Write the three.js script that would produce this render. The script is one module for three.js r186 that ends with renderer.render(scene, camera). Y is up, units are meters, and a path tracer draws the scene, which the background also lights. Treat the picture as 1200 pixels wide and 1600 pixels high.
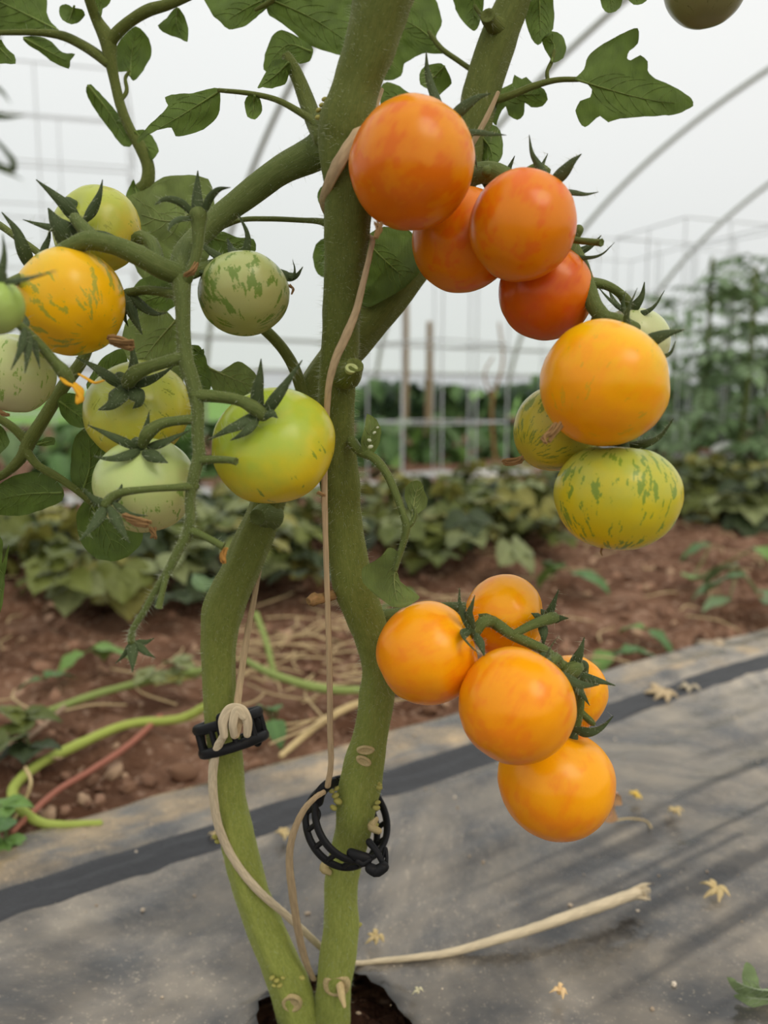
import * as THREE from 'three';
import { mergeGeometries, mergeVertices } from 'three/addons/utils/BufferGeometryUtils.js';
import { createNoise3D } from 'simplex-noise';

// ---------------------------------------------------------------- camera, sky, light, exposure
const W = 1200, H = 1600, FOV = 65, PITCH = THREE.MathUtils.degToRad(8.2), EYE = 0.28;
const F = H / 2 / Math.tan(THREE.MathUtils.degToRad(FOV / 2));
const scene = new THREE.Scene();
const camera = new THREE.PerspectiveCamera(FOV, W / H, 0.02, 200);
camera.position.set(0, EYE, 0);
camera.rotation.x = -PITCH;
camera.focus = 0.28;
camera.userData.fStop = 8.4;
const renderer = new THREE.WebGLRenderer({ antialias: true });
renderer.toneMapping = THREE.LinearToneMapping;
renderer.toneMappingExposure = 0.82;
renderer.shadowMap.enabled = true;

const rand = (() => { let s = 12345; return () => { s = (s + 0x6d2b79f5) | 0; let t = Math.imul(s ^ (s >>> 15), 1 | s); t = (t + Math.imul(t ^ (t >>> 7), 61 | t)) ^ t; return ((t ^ (t >>> 14)) >>> 0) / 4294967296; }; })();
const rr = (a, b) => a + (b - a) * rand();
const n3 = createNoise3D(rand);
const clamp = THREE.MathUtils.clamp, lerp = THREE.MathUtils.lerp, smooth = THREE.MathUtils.smoothstep;
const fbm = (x, y, z, o = 4) => { let s = 0, a = 0.5; for (let i = 0; i < o; i++) { s += a * n3(x, y, z); x *= 2.03; y *= 2.03; z *= 2.03; a *= 0.5; } return s; };
const V = (x, y, z) => new THREE.Vector3(x, y, z);

{ // an evenly overcast sky, a little brighter overhead and towards the hidden sun behind the camera
  const w = 256, h = 128, data = new Float32Array(w * h * 4), sunDir = V(0.43, 0.77, 0.47).normalize();
  for (let j = 0; j < h; j++) for (let i = 0; i < w; i++) {
    const el = ((j + 0.5) / h - 0.5) * Math.PI, az = ((i + 0.5) / w - 0.5) * 2 * Math.PI;
    const d = V(Math.cos(el) * Math.cos(az), Math.sin(el), Math.cos(el) * Math.sin(az));
    const L = 0.92 + 0.45 * Math.max(0, d.y) + 0.2 * Math.pow(Math.max(0, d.dot(sunDir)), 2);
    data.set([L * 0.985, L * 1.0, L * 1.005, 1], (j * w + i) * 4);
  }
  const sky = new THREE.DataTexture(data, w, h, THREE.RGBAFormat, THREE.FloatType);
  sky.mapping = THREE.EquirectangularReflectionMapping; sky.magFilter = THREE.LinearFilter; sky.needsUpdate = true;
  scene.background = sky; scene.environment = sky;
}
const sun = new THREE.DirectionalLight(0xfff2dc, 2.0); // the sun, spread wide by cloud
sun.position.set(2.1, 3.8, 2.3); sun.target.position.set(0, 0.2, -0.4);
sun.shadow.radius = 48; sun.castShadow = true;
Object.assign(sun.shadow.camera, { left: -3, right: 3, top: 3, bottom: -3, near: 0.1, far: 20 });
scene.add(sun, sun.target);

// ---------------------------------------------------------------- frames of reference
// at(): the point seen at pixel (x, y) at depth d metres along the view axis
const cp = Math.cos(PITCH), sp = Math.sin(PITCH);
const at = (x, y, d) => { const u = (x - 600) / F * d, v = (800 - y) / F * d; return V(u, EYE + v * cp - d * sp, -(d * cp + v * sp)); };
const onGround = (x, y, h = 0) => { const v = (800 - y) / F, d = (EYE - h) / (sp - v * cp); return at(x, y, d); };
const camDir = (x, y, z) => V(x, y * cp + z * sp, -y * sp + z * cp); // camera axes to world (z towards the camera)
// the tunnel's own axes: k along the beds, c across them
const KA = V(0.8344, 0, -0.5512), CA = V(-0.5512, 0, -0.8344);
const kc = (k, c, y = 0) => V(KA.x * k + CA.x * c, y, KA.z * k + CA.z * c);

// ---------------------------------------------------------------- objects
const used = new Map(), origins = new WeakMap();
const numbered = (n) => { const c = used.get(n) ?? 0; used.set(n, c + 1); return c ? n + '_' + String(c).padStart(3, '0') : n; };
function info(o, label, category, group, kind) {
  if (label) o.userData.label = label; if (category) o.userData.category = category;
  if (group) o.userData.group = group; if (kind) o.userData.kind = kind;
  return o;
}
function thing(name, pos, label, category, group) {
  const o = new THREE.Group(); o.name = numbered(name); o.position.copy(pos); origins.set(o, pos.clone());
  scene.add(o); return info(o, label, category, group);
}
function part(name, geo, mat, parent, label) { // geometry in world coordinates
  const o = origins.get(parent); geo.translate(-o.x, -o.y, -o.z);
  const m = new THREE.Mesh(geo, mat); m.name = name; m.castShadow = m.receiveShadow = true;
  parent.add(m); origins.set(m, o); if (label) m.userData.label = label; return m;
}
function solo(name, geo, mat, label, category, group, kind) { // a thing or structure of one mesh
  geo.computeBoundingBox(); const c = geo.boundingBox.getCenter(V()); c.y = geo.boundingBox.min.y;
  geo.translate(-c.x, -c.y, -c.z);
  const m = new THREE.Mesh(geo, mat); m.name = numbered(name); m.position.copy(c); m.castShadow = m.receiveShadow = true; scene.add(m); origins.set(m, c);
  return info(m, label, category, group, kind);
}
function copyOf(o, pos, turn, scale = 1) {
  const c = o.clone(); c.name = numbered(o.name.replace(/_\d{3}$/, '')); c.position.copy(pos); c.rotation.y = turn; c.scale.setScalar(scale); scene.add(c); return c;
}

// ---------------------------------------------------------------- textures
function tex(w, h, f, { srgb = true, repeat } = {}) { // f(u, v) -> [r, g, b] 0..1, linear for colours
  const data = new Uint8Array(w * h * 4), enc = (c) => Math.round(255 * clamp(srgb ? (c <= 0.0031308 ? 12.92 * c : 1.055 * Math.pow(c, 1 / 2.4) - 0.055) : c, 0, 1));
  for (let j = 0; j < h; j++) for (let i = 0; i < w; i++) { const [r, g, b] = f((i + 0.5) / w, (j + 0.5) / h); data.set([enc(r), enc(g), enc(b), 255], (j * w + i) * 4); }
  const t = new THREE.DataTexture(data, w, h); t.wrapS = t.wrapT = THREE.RepeatWrapping; t.magFilter = THREE.LinearFilter; t.minFilter = THREE.LinearMipmapLinearFilter; t.generateMipmaps = true;
  if (srgb) t.colorSpace = THREE.SRGBColorSpace; if (repeat) t.repeat.set(...repeat); t.needsUpdate = true; return t;
}
// noise that closes on itself over the unit square
const tile = (u, v, s, z = 0, o = 4) => { const a = u * 2 * Math.PI, b = v * 2 * Math.PI, q = s / (2 * Math.PI); return fbm(Math.cos(a) * q + 3.1 * z, Math.sin(a) * q + Math.cos(b) * q * 1.0 + 7.7, Math.sin(b) * q + z, o); };
const weave = (u, v, su, sv, z = 0, o = 3) => { const a = u * 2 * Math.PI, b = v * 2 * Math.PI, p = su / 6.283, q = sv / 6.283; return fbm(Math.cos(a) * p + z * 3.3, Math.sin(a) * p + Math.cos(b) * q + 5.1, Math.sin(b) * q + z, o); };
const mix3 = (a, b, t) => [lerp(a[0], b[0], t), lerp(a[1], b[1], t), lerp(a[2], b[2], t)];

// ---------------------------------------------------------------- shapes
const hairSpots = []; // {p, n} gathered while limbs are built
let hairSink = null;
// A tapering limb through [x px, y px, half-width px, depth m]; opts: ends, ribs, lumps, flat (+ facing), hair per cm2
function limb(pts, o = {}) {
  const P3 = pts.map((p) => o.world ? V(p[0], p[1], p[2]) : at(p[0], p[1], p[3])), R = pts.map((p) => o.world ? p[3] : p[2] * p[3] / F);
  return tube(P3, R, o);
}
function tube(P3, R, o = {}) {
  const curve = new THREE.CatmullRomCurve3(P3, false, 'centripetal'), rc = R.length > 2 ? new THREE.CatmullRomCurve3(R.map((r, i) => V(i * 0.0001, r * 10, 0))) : null;
  const radius = (t) => rc ? Math.max(1e-5, rc.getPoint(t).y / 10) : lerp(R[0], R[1], t);
  const len = curve.getLength(), rm = Math.max(...R), n = o.sides ?? clamp(Math.round(rm * 2600), 6, 24), m = o.steps ?? clamp(Math.round(len / rm * 2.2), 4, 140);
  const pos = [], uv = [], idx = [], ends = o.ends ?? ['round', 'round'];
  const rings = [];
  for (let i = 0; i <= m; i++) rings.push([i / m, 1]);
  const T = rings.map(([t]) => curve.getTangent(t).normalize());
  let N = o.facing ? o.facing.clone() : Math.abs(T[0].y) > 0.9 ? V(0, 0, 1) : V(0, 1, 0);
  const frames = T.map((t) => { N = N.clone().addScaledVector(t, -N.dot(t)).normalize(); return [N.clone(), V().crossVectors(t, N)]; });
  const C = rings.map(([t]) => curve.getPoint(t)), flat = o.flat ?? 1, seed = o.seed ?? P3[0].x * 91 + P3[0].y * 57;
  const all = []; // [center, N, B, r, along]
  const cap = (i, sgn, kind) => {
    const r = radius(rings[i][0]), out = [];
    const list = kind === 'round' ? [[0.35, 0.93], [0.7, 0.71], [0.9, 0.42], [1, 0.02]] : kind === 'cut' ? [[0.0, 0.97], [0.06, 0.9], [0.03, 0.6], [-0.12, 0.35], [-0.1, 0.01]] : [];
    for (const [a, s] of list) out.push([C[i].clone().addScaledVector(T[i], sgn * a * r), frames[i][0], frames[i][1], r * s, sgn < 0 ? -a * r : len + a * r]);
    return out;
  };
  all.push(...cap(0, -1, ends[0]).reverse());
  rings.forEach(([t], i) => all.push([C[i], frames[i][0], frames[i][1], radius(t), t * len]));
  all.push(...cap(m, 1, ends[1]));
  const circ = Math.max(1, Math.round(2 * Math.PI * rm / 0.01));
  all.forEach(([c, a, b, r, s]) => {
    for (let j = 0; j <= n; j++) {
      const th = j / n * 2 * Math.PI, k = j % n / n * 2 * Math.PI;
      let q = r * (1 + (o.ribs ?? 0) * Math.cos((o.ribN ?? 5) * k + s * 9));
      if (o.lumps) q *= 1 + o.lumps * n3(Math.cos(k) * 1.1 + seed, Math.sin(k) * 1.1, s * (o.lumpF ?? 90));
      const p = c.clone().addScaledVector(a, Math.cos(th) * q * flat).addScaledVector(b, Math.sin(th) * q);
      if (o.bow) p.addScaledVector(a, -o.bow * r * Math.pow(Math.sin(th), 2));
      pos.push(p.x, p.y, p.z); uv.push(j / n * circ * 0.5, s / 0.02);
      if (hairSink && o.hair && r > 2e-4 && s > 0 && s < len) { /* sampled below */ }
    }
  });
  for (let i = 0; i < all.length - 1; i++) for (let j = 0; j < n; j++) { const p = i * (n + 1) + j, q = p + n + 1; idx.push(p, p + 1, q, q, p + 1, q + 1); }
  const g = new THREE.BufferGeometry();
  g.setAttribute('position', new THREE.Float32BufferAttribute(pos, 3)); g.setAttribute('uv', new THREE.Float32BufferAttribute(uv, 2)); g.setIndex(idx);
  if (o.shade) { const cc = []; all.forEach(([c]) => { const oldLit = 1 - smooth(c.y, 0.03, 0.30), f = mix3([1, 1, 1], [2.75, 2.6, 2.9], oldLit); for (let j = 0; j <= n; j++) cc.push(...f); }); g.setAttribute('color', new THREE.Float32BufferAttribute(cc, 3)); }  // paints brighter light into the lower stem, along with its paler, aged colour
  fixNormals(g);
  if (hairSink && o.hair) {
    const count = Math.round(len * 2 * Math.PI * rm * 1e4 * o.hair * 3.2);
    for (let h = 0; h < count; h++) {
      const t = rand(), i = Math.min(m, Math.round(t * m)), th = rand() * 2 * Math.PI, r = radius(t), c = curve.getPoint(t);
      const nn = frames[i][0].clone().multiplyScalar(Math.cos(th)).addScaledVector(frames[i][1], Math.sin(th));
      const p = c.addScaledVector(frames[i][0], Math.cos(th) * r * flat * 0.97).addScaledVector(frames[i][1], Math.sin(th) * r * 0.97);
      hairSink.push([p, nn, (o.hairLen ?? 1) * (rand() < 0.78 ? 0.5 : 1.5)]);
    }
  }
  g.userData = { curve, radius };
  return g;
}
function fixNormals(g) { // smooth normals across the seam
  g.computeVertexNormals();
  const p = g.attributes.position, nr = g.attributes.normal, m = new Map();
  for (let i = 0; i < p.count; i++) { const k = Math.round(p.getX(i) * 4e5) + ',' + Math.round(p.getY(i) * 4e5) + ',' + Math.round(p.getZ(i) * 4e5); const e = m.get(k) ?? m.set(k, [V(), []]).get(k); e[0].add(V().fromBufferAttribute(nr, i)); e[1].push(i); }
  for (const [v, l] of m.values()) if (l.length > 1) { v.normalize(); for (const i of l) nr.setXYZ(i, v.x, v.y, v.z); }
  return g;
}
function join(list) { const gs = list.map((g) => { const c = g.index ? g : g; c.userData = {}; for (const k of Object.keys(c.attributes)) if (!['position', 'normal', 'uv', 'color'].includes(k)) c.deleteAttribute(k); return c; }); return gs.length === 1 ? gs[0] : mergeGeometries(gs); }
function tint(g, rgb) { const n = g.attributes.position.count, a = new Float32Array(n * 3); for (let i = 0; i < n; i++) a.set(typeof rgb === 'function' ? rgb(i) : rgb, i * 3); g.setAttribute('color', new THREE.BufferAttribute(a, 3)); return g; }

// A leaf blade: outline and midrib in the picture's plane at depth d, then tilted (gx, gy: metres per 100 px), folded along the midrib, rippled; veins stand proud on it.
function blade({ o, m, d, gx = 0, gy = 0, fold = 0.1, rip = 0.0012, veins = 5, seed = 0, side = 1, curl = 0, serr = 0 }) {
  const cx = o.reduce((s, p) => s + p[0], 0) / o.length, cy = o.reduce((s, p) => s + p[1], 0) / o.length;
  const A = m[0], B = m[m.length - 1], mid = new THREE.CatmullRomCurve3(m.length > 2 ? m.map((p) => V(p[0], p[1], 0)) : [V(A[0], A[1], 0), V((A[0] + B[0]) / 2, (A[1] + B[1]) / 2, 0), V(B[0], B[1], 0)]);
  const ms = mid.getPoints(24), L = mid.getLength();
  const near = (x, y) => { let bd = 1e9, bt = 0; ms.forEach((p, i) => { const q = Math.hypot(p.x - x, p.y - y); if (q < bd) { bd = q; bt = i / 24; } }); return [bd, bt]; };
  const depth = (x, y) => { const [q, t] = near(x, y); return d + gx * (x - cx) / 100 + gy * (y - cy) / 100 + side * fold * q * d / F + curl * Math.pow(q / L, 2) * L * d / F + rip * fbm(x / 38 + seed * 5, y / 38, seed, 2) + 0.0022 * Math.sin(t * 3) * side; };
  // outline, smoothed a little and toothed
  const pts = [], N = o.length;
  for (let i = 0; i < N; i++) {
    const p0 = o[(i + N - 1) % N], p1 = o[i], p2 = o[(i + 1) % N], p3 = o[(i + 2) % N], seg = Math.hypot(p2[0] - p1[0], p2[1] - p1[1]), k = clamp(Math.round(seg / 7), 2, 7);
    for (let s = 0; s < k; s++) {
      const t = s / k, t2 = t * t, t3 = t2 * t, h = 0.38, c = (a, b, cc, dd) => b * (2 * t3 - 3 * t2 + 1) + cc * (-2 * t3 + 3 * t2) + h * (cc - a) * (t3 - 2 * t2 + t) + h * (dd - b) * (t3 - t2);
      pts.push(new THREE.Vector2(c(p0[0], p1[0], p2[0], p3[0]) + rr(-0.6, 0.6), c(p0[1], p1[1], p2[1], p3[1]) + rr(-0.6, 0.6)));
    }
  }
  if (THREE.ShapeUtils.isClockWise(pts)) pts.reverse();
  let tri = THREE.ShapeUtils.triangulateShape(pts, []), v2 = pts.map((p) => [p.x, p.y]);
  for (let lev = 0; lev < 6; lev++) { // split long edges
    const key = new Map(), nt = []; let split = 0;
    const midOf = (a, b) => { const k = a < b ? a + '_' + b : b + '_' + a; if (!key.has(k)) { if (Math.hypot(v2[a][0] - v2[b][0], v2[a][1] - v2[b][1]) < 13) key.set(k, -1); else { key.set(k, v2.length); v2.push([(v2[a][0] + v2[b][0]) / 2, (v2[a][1] + v2[b][1]) / 2]); split++; } } return key.get(k); };
    for (const [a, b, c] of tri) {
      const ab = midOf(a, b), bc = midOf(b, c), ca = midOf(c, a), s = [ab, bc, ca].filter((q) => q >= 0).length;
      if (s === 0) nt.push([a, b, c]);
      else if (s === 3) nt.push([a, ab, ca], [ab, b, bc], [ca, bc, c], [ab, bc, ca]);
      else if (s === 1) { if (ab >= 0) nt.push([a, ab, c], [ab, b, c]); else if (bc >= 0) nt.push([b, bc, a], [bc, c, a]); else nt.push([c, ca, b], [ca, a, b]); }
      else { if (ab < 0) nt.push([a, b, bc], [a, bc, ca], [ca, bc, c]); else if (bc < 0) nt.push([b, c, ca], [b, ca, ab], [ab, ca, a]); else nt.push([c, a, ab], [c, ab, bc], [bc, ab, b]); }
    }
    tri = nt; if (!split) break;
  }
  const pos = [], uv = [], col = [];
  v2.forEach(([x, y]) => { const p = at(x, y, depth(x, y)), [q, t] = near(x, y); pos.push(p.x, p.y, p.z); uv.push((x - A[0]) * d / F / 0.03, (y - A[1]) * d / F / 0.03); const w = 0.9 + 0.2 * n3(x / 25 + seed, y / 25, 4); col.push(w, w, w); });
  const g = new THREE.BufferGeometry();
  g.setAttribute('position', new THREE.Float32BufferAttribute(pos, 3)); g.setAttribute('uv', new THREE.Float32BufferAttribute(uv, 2)); g.setAttribute('color', new THREE.Float32BufferAttribute(col, 3));
  g.setIndex(tri.flatMap(([a, b, c]) => [a, c, b])); g.computeVertexNormals();
  const list = [g], inside = (x, y) => { let r = false; for (let i = 0, j = pts.length - 1; i < pts.length; j = i++) if ((pts[i].y > y) !== (pts[j].y > y) && x < (pts[j].x - pts[i].x) * (y - pts[i].y) / (pts[j].y - pts[i].y) + pts[i].x) r = !r; return r; };
  const vein = (q, w0, w1) => { if (q.length < 3) return; const P3 = q.map(([x, y]) => at(x, y, depth(x, y) - 0.0001)), R = q.map((_, i) => lerp(w0, w1, i / (q.length - 1)) * d / F); list.push(tint(tube(P3, R, { sides: 5, steps: q.length * 2 }), [2.7, 2.4, 3.4])); };
  vein(ms.filter((_, i) => i % 3 === 0 && i < 23).map((p) => [p.x, p.y]), 2.0, 0.5);
  for (let i = 0; i < veins; i++) for (const s of [-1, 1]) {
    const t = 0.12 + 0.75 * (i + (s > 0 ? 0.3 : 0)) / veins, p = mid.getPoint(t), T = mid.getTangent(t), q = [];
    for (let k = 0; k < 7; k++) { const f = k * L * 0.055, a = s * (0.95 - k * 0.07), x = p.x + f * (T.x * Math.cos(a) - T.y * Math.sin(a)), y = p.y + f * (T.y * Math.cos(a) + T.x * Math.sin(a)); if (k && !inside(x, y)) break; q.push([x, y]); }
    vein(q, 0.75, 0.25);
  }
  return join(list);
}
// ---------------------------------------------------------------- materials
const std = (color, roughness, more = {}) => new THREE.MeshPhysicalMaterial({ color: Array.isArray(color) ? new THREE.Color().setRGB(...color) : new THREE.Color(color), roughness, side: THREE.DoubleSide, specularIntensity: 0.25, ...more });
const stemMap = tex(256, 256, (u, v) => { const a = weave(u, v, 46, 3, 1), b = weave(u, v, 150, 60, 2, 2), c = tile(u, v, 7, 5), s = Math.max(0, b - 0.22) * 1.5; return [0.84 + 0.3 * a + 0.2 * c + s, 0.86 + 0.26 * a + 0.14 * c + s, 0.80 + 0.32 * a + 0.24 * c + s]; });
const stemBump = tex(256, 256, (u, v) => { const a = 0.5 + 0.4 * weave(u, v, 60, 6, 3) + 0.25 * weave(u, v, 160, 60, 4, 2); return [a, a, a]; }, { srgb: false });
const fuzz = { sheen: 0.9, sheenColor: new THREE.Color().setRGB(0.55, 0.57, 0.30), sheenRoughness: 0.3, specularIntensity: 0.3 };
const M = {
  stem: std([0.125, 0.145, 0.032], 0.62, { map: stemMap, bumpMap: stemBump, bumpScale: 0.0003, ...fuzz }),
  stemOldLit: std([0.125, 0.145, 0.032], 0.62, { map: stemMap, bumpMap: stemBump, bumpScale: 0.0003, vertexColors: true, ...fuzz }),  // vertex colours add the painted light of the lower stems
  stemYoung: std([0.125, 0.155, 0.045], 0.65, { map: stemMap, bumpMap: stemBump, bumpScale: 0.0002, ...fuzz }),
  calyx: std([0.072, 0.098, 0.040], 0.6, { specularIntensity: 0.35, map: stemMap, bumpMap: stemBump, bumpScale: 0.0003, sheen: 0.5, sheenColor: fuzz.sheenColor, sheenRoughness: 0.3 }),
  leaf: std([0.10, 0.155, 0.022], 0.6, { specularIntensity: 0.35, vertexColors: true, bumpMap: stemBump, bumpScale: 0.0003, transmission: 0.32 }),
  leafPale: std([0.16, 0.21, 0.05], 0.6, { specularIntensity: 0.4, vertexColors: true, bumpMap: stemBump, bumpScale: 0.0003, transmission: 0.3 }),
  cut: std([0.36, 0.40, 0.16], 0.7),
  scar: std([0.50, 0.38, 0.20], 0.8, { map: stemMap }),
  root: std([0.34, 0.31, 0.085], 0.7),
  dry: std([0.30, 0.17, 0.075], 0.85, { map: stemMap }),
  dryPale: std([0.62, 0.46, 0.25], 0.85, { map: stemMap }),
  petal: std([0.85, 0.47, 0.03], 0.6, { transmission: 0.3 }),
  hair: std([0.72, 0.76, 0.58], 0.5, { transmission: 0.4 }),
  clip: std([0.012, 0.012, 0.013], 0.42),
  galv: std([0.55, 0.57, 0.58], 0.5, { metalness: 0.3 }),
  hoop: std([0.30, 0.32, 0.24], 0.6),
  film: std([0.97, 0.985, 0.985], 0.6, { transmission: 0.95, specularIntensity: 0.6 }),
  wood: std([0.27, 0.2, 0.12], 0.85),
  white: std([0.8, 0.8, 0.78], 0.55),
};
const twineMap = tex(64, 512, (u, v) => { const a = 0.5 + 0.5 * fbm(u * 14, v * 2.2, 5, 3), k = 0.62 + 0.5 * a; return [k, k * 0.99, k * 0.97]; });
M.twine = std([0.47, 0.35, 0.21], 0.85, { map: twineMap, bumpMap: twineMap, bumpScale: 0.0004 });
M.twinePale = std([0.66, 0.55, 0.385], 0.85, { map: twineMap, bumpMap: twineMap, bumpScale: 0.0004 });

// ---------------------------------------------------------------- ground
{
  const soilMap = tex(1024, 1024, (u, v) => {
    const a = tile(u, v, 5, 1, 5), b = tile(u, v, 40, 2, 4), c = tile(u, v, 150, 3, 2), p = smooth(b + c * 0.5, 0.28, 0.5);
    return mix3(mix3([0.10, 0.047, 0.026], [0.21, 0.115, 0.072], clamp(0.5 + a * 1.2 + b * 0.5, 0, 1)), [0.36, 0.24, 0.17], p * 0.7);
  });
  const soilBump = tex(512, 512, (u, v) => { const h = 0.5 + 0.35 * tile(u, v, 24, 6, 5) + 0.15 * tile(u, v, 90, 9, 2); return [h, h, h]; }, { srgb: false });
  const ks = [], cs = [];
  for (let k = -9; k < -1.2; k += 0.4) ks.push(k); for (let k = -1.2; k < 3.2; k += 0.014) ks.push(k); for (let k = 3.2; k <= 19; k += 0.4) ks.push(k);
  for (let c = -3.6; c < 0.4; c += 0.2) cs.push(c); for (let c = 0.4; c < 1.7; c += 0.011) cs.push(c); for (let c = 1.7; c <= 7.7; c += 0.1) cs.push(c);
  const pos = [], uv = [], idx = [];
  for (const c of cs) for (const k of ks) {
    const loose = smooth(c, 0.5, 0.6), bed = smooth(c, 0.95, 1.3) * 0.03;
    const h = -0.016 + loose * (0.012 + bed + 0.018 * fbm(k * 7, c * 7, 1, 3) + 0.012 * fbm(k * 30, c * 30, 2, 3));
    const p = kc(k, c, h); pos.push(p.x, p.y, p.z); uv.push(k / 0.6, c / 0.6);
  }
  for (let j = 0; j < cs.length - 1; j++) for (let i = 0; i < ks.length - 1; i++) { const a = j * ks.length + i, b = a + ks.length; idx.push(a, b, a + 1, a + 1, b, b + 1); }
  const g = new THREE.BufferGeometry(); g.setAttribute('position', new THREE.Float32BufferAttribute(pos, 3)); g.setAttribute('uv', new THREE.Float32BufferAttribute(uv, 2)); g.setIndex(idx.reverse()); g.computeVertexNormals();
  M.soil = std([1, 1, 1], 0.95, { map: soilMap, bumpMap: soilBump, bumpScale: 0.01 });
  solo('ground', g, M.soil, null, null, null, 'structure');

  // loose clods and dry crumbs on the bare soil
  const lump = (s) => { const q = mergeVertices(new THREE.IcosahedronGeometry(1, 1).deleteAttribute('uv').deleteAttribute('normal')); const p = q.attributes.position; for (let i = 0; i < p.count; i++) { const v = V().fromBufferAttribute(p, i); v.multiplyScalar(1 + 0.45 * n3(v.x * 1.4 + s, v.y * 1.4, v.z * 1.4)); v.y *= 0.7; p.setXYZ(i, v.x, v.y, v.z); } q.computeVertexNormals(); return q; };
  const N = 5200, inst = new THREE.InstancedMesh(lump(3), std([1, 1, 1], 0.95), N), mt = new THREE.Matrix4(), q = new THREE.Quaternion();
  for (let i = 0; i < N; i++) {
    const c = 0.545 + Math.pow(rand(), 1.3) * 1.1, k = rr(-0.9, 2.9), s = 0.0018 + 0.0058 * Math.pow(rand(), 3), y = -0.004 + smooth(c, 0.95, 1.3) * 0.03 + 0.016 * fbm(k * 7, c * 7, 1, 3) + 0.008 * fbm(k * 36, c * 36, 2, 3);
    q.setFromEuler(new THREE.Euler(rr(0, 6), rr(0, 6), rr(0, 6)));
    inst.setMatrixAt(i, mt.compose(kc(k, c, y), q, V(s * rr(0.8, 1.7), s, s)));
    const t = rand(); inst.setColorAt(i, new THREE.Color().setRGB(...(t < 0.5 ? mix3([0.10, 0.05, 0.03], [0.2, 0.11, 0.07], rand()) : t < 0.85 ? mix3([0.20, 0.11, 0.068], [0.33, 0.19, 0.125], rand()) : [0.42, 0.28, 0.18])));
  }
  inst.name = 'soil_clods'; inst.receiveShadow = inst.castShadow = true; scene.add(inst);
  info(inst, 'crumbly brown soil clods scattered over the bare path behind the plastic', null, null, 'stuff');

  // straw and dry stalks lying on the soil
  const straw = [];
  for (let i = 0; i < 300; i++) {
    const c = i < 170 ? 0.56 + Math.pow(rand(), 1.2) * 0.75 : rr(0.56, 0.86), k = i < 170 ? rr(-0.6, 2.6) : rr(0.26, 0.62), L = rr(0.02, 0.09), a = rr(0, 6.3), p = kc(k, c, 0.006 + smooth(c, 0.95, 1.3) * 0.03 + rr(0, 0.006));
    straw.push(tube([p, p.clone().add(V(Math.cos(a) * L / 2, rr(0, 0.006), Math.sin(a) * L / 2)), p.clone().add(V(Math.cos(a + 0.3) * L, 0, Math.sin(a + 0.3) * L))], [0.0009, 0.001, 0.0007], { sides: 5, steps: 6 }));
  }
  solo('straw', join(straw), std([0.52, 0.40, 0.22], 0.9), 'thin dry straw strewn on the brown soil', null, null, 'stuff');

  // dry patches: leaf litter chips
  const chip = new THREE.CircleGeometry(1, 7), cp2 = chip.attributes.position; for (let i = 0; i < cp2.count; i++) cp2.setZ(i, 0.25 * n3(cp2.getX(i), cp2.getY(i), 4)); chip.computeVertexNormals();
  const NC = 420, chips = new THREE.InstancedMesh(chip, std([1, 1, 1], 0.9), NC);
  for (let i = 0; i < NC; i++) {
    const c = 0.58 + rand() * 0.75, k = rr(-0.7, 2.8), s = rr(0.003, 0.009); q.setFromEuler(new THREE.Euler(-Math.PI / 2 + rr(-0.5, 0.5), rr(-0.5, 0.5), rr(0, 6)));
    chips.setMatrixAt(i, mt.compose(kc(k, c, 0.009 + smooth(c, 0.95, 1.3) * 0.03), q, V(s, s * rr(0.4, 0.9), s)));
    chips.setColorAt(i, new THREE.Color().setRGB(...mix3([0.26, 0.14, 0.09], [0.46, 0.3, 0.2], rand())));
  }
  chips.name = 'leaf_litter'; scene.add(chips); info(chips, 'pinkish brown dry leaf litter on the bare soil', null, null, 'stuff');
}

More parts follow.
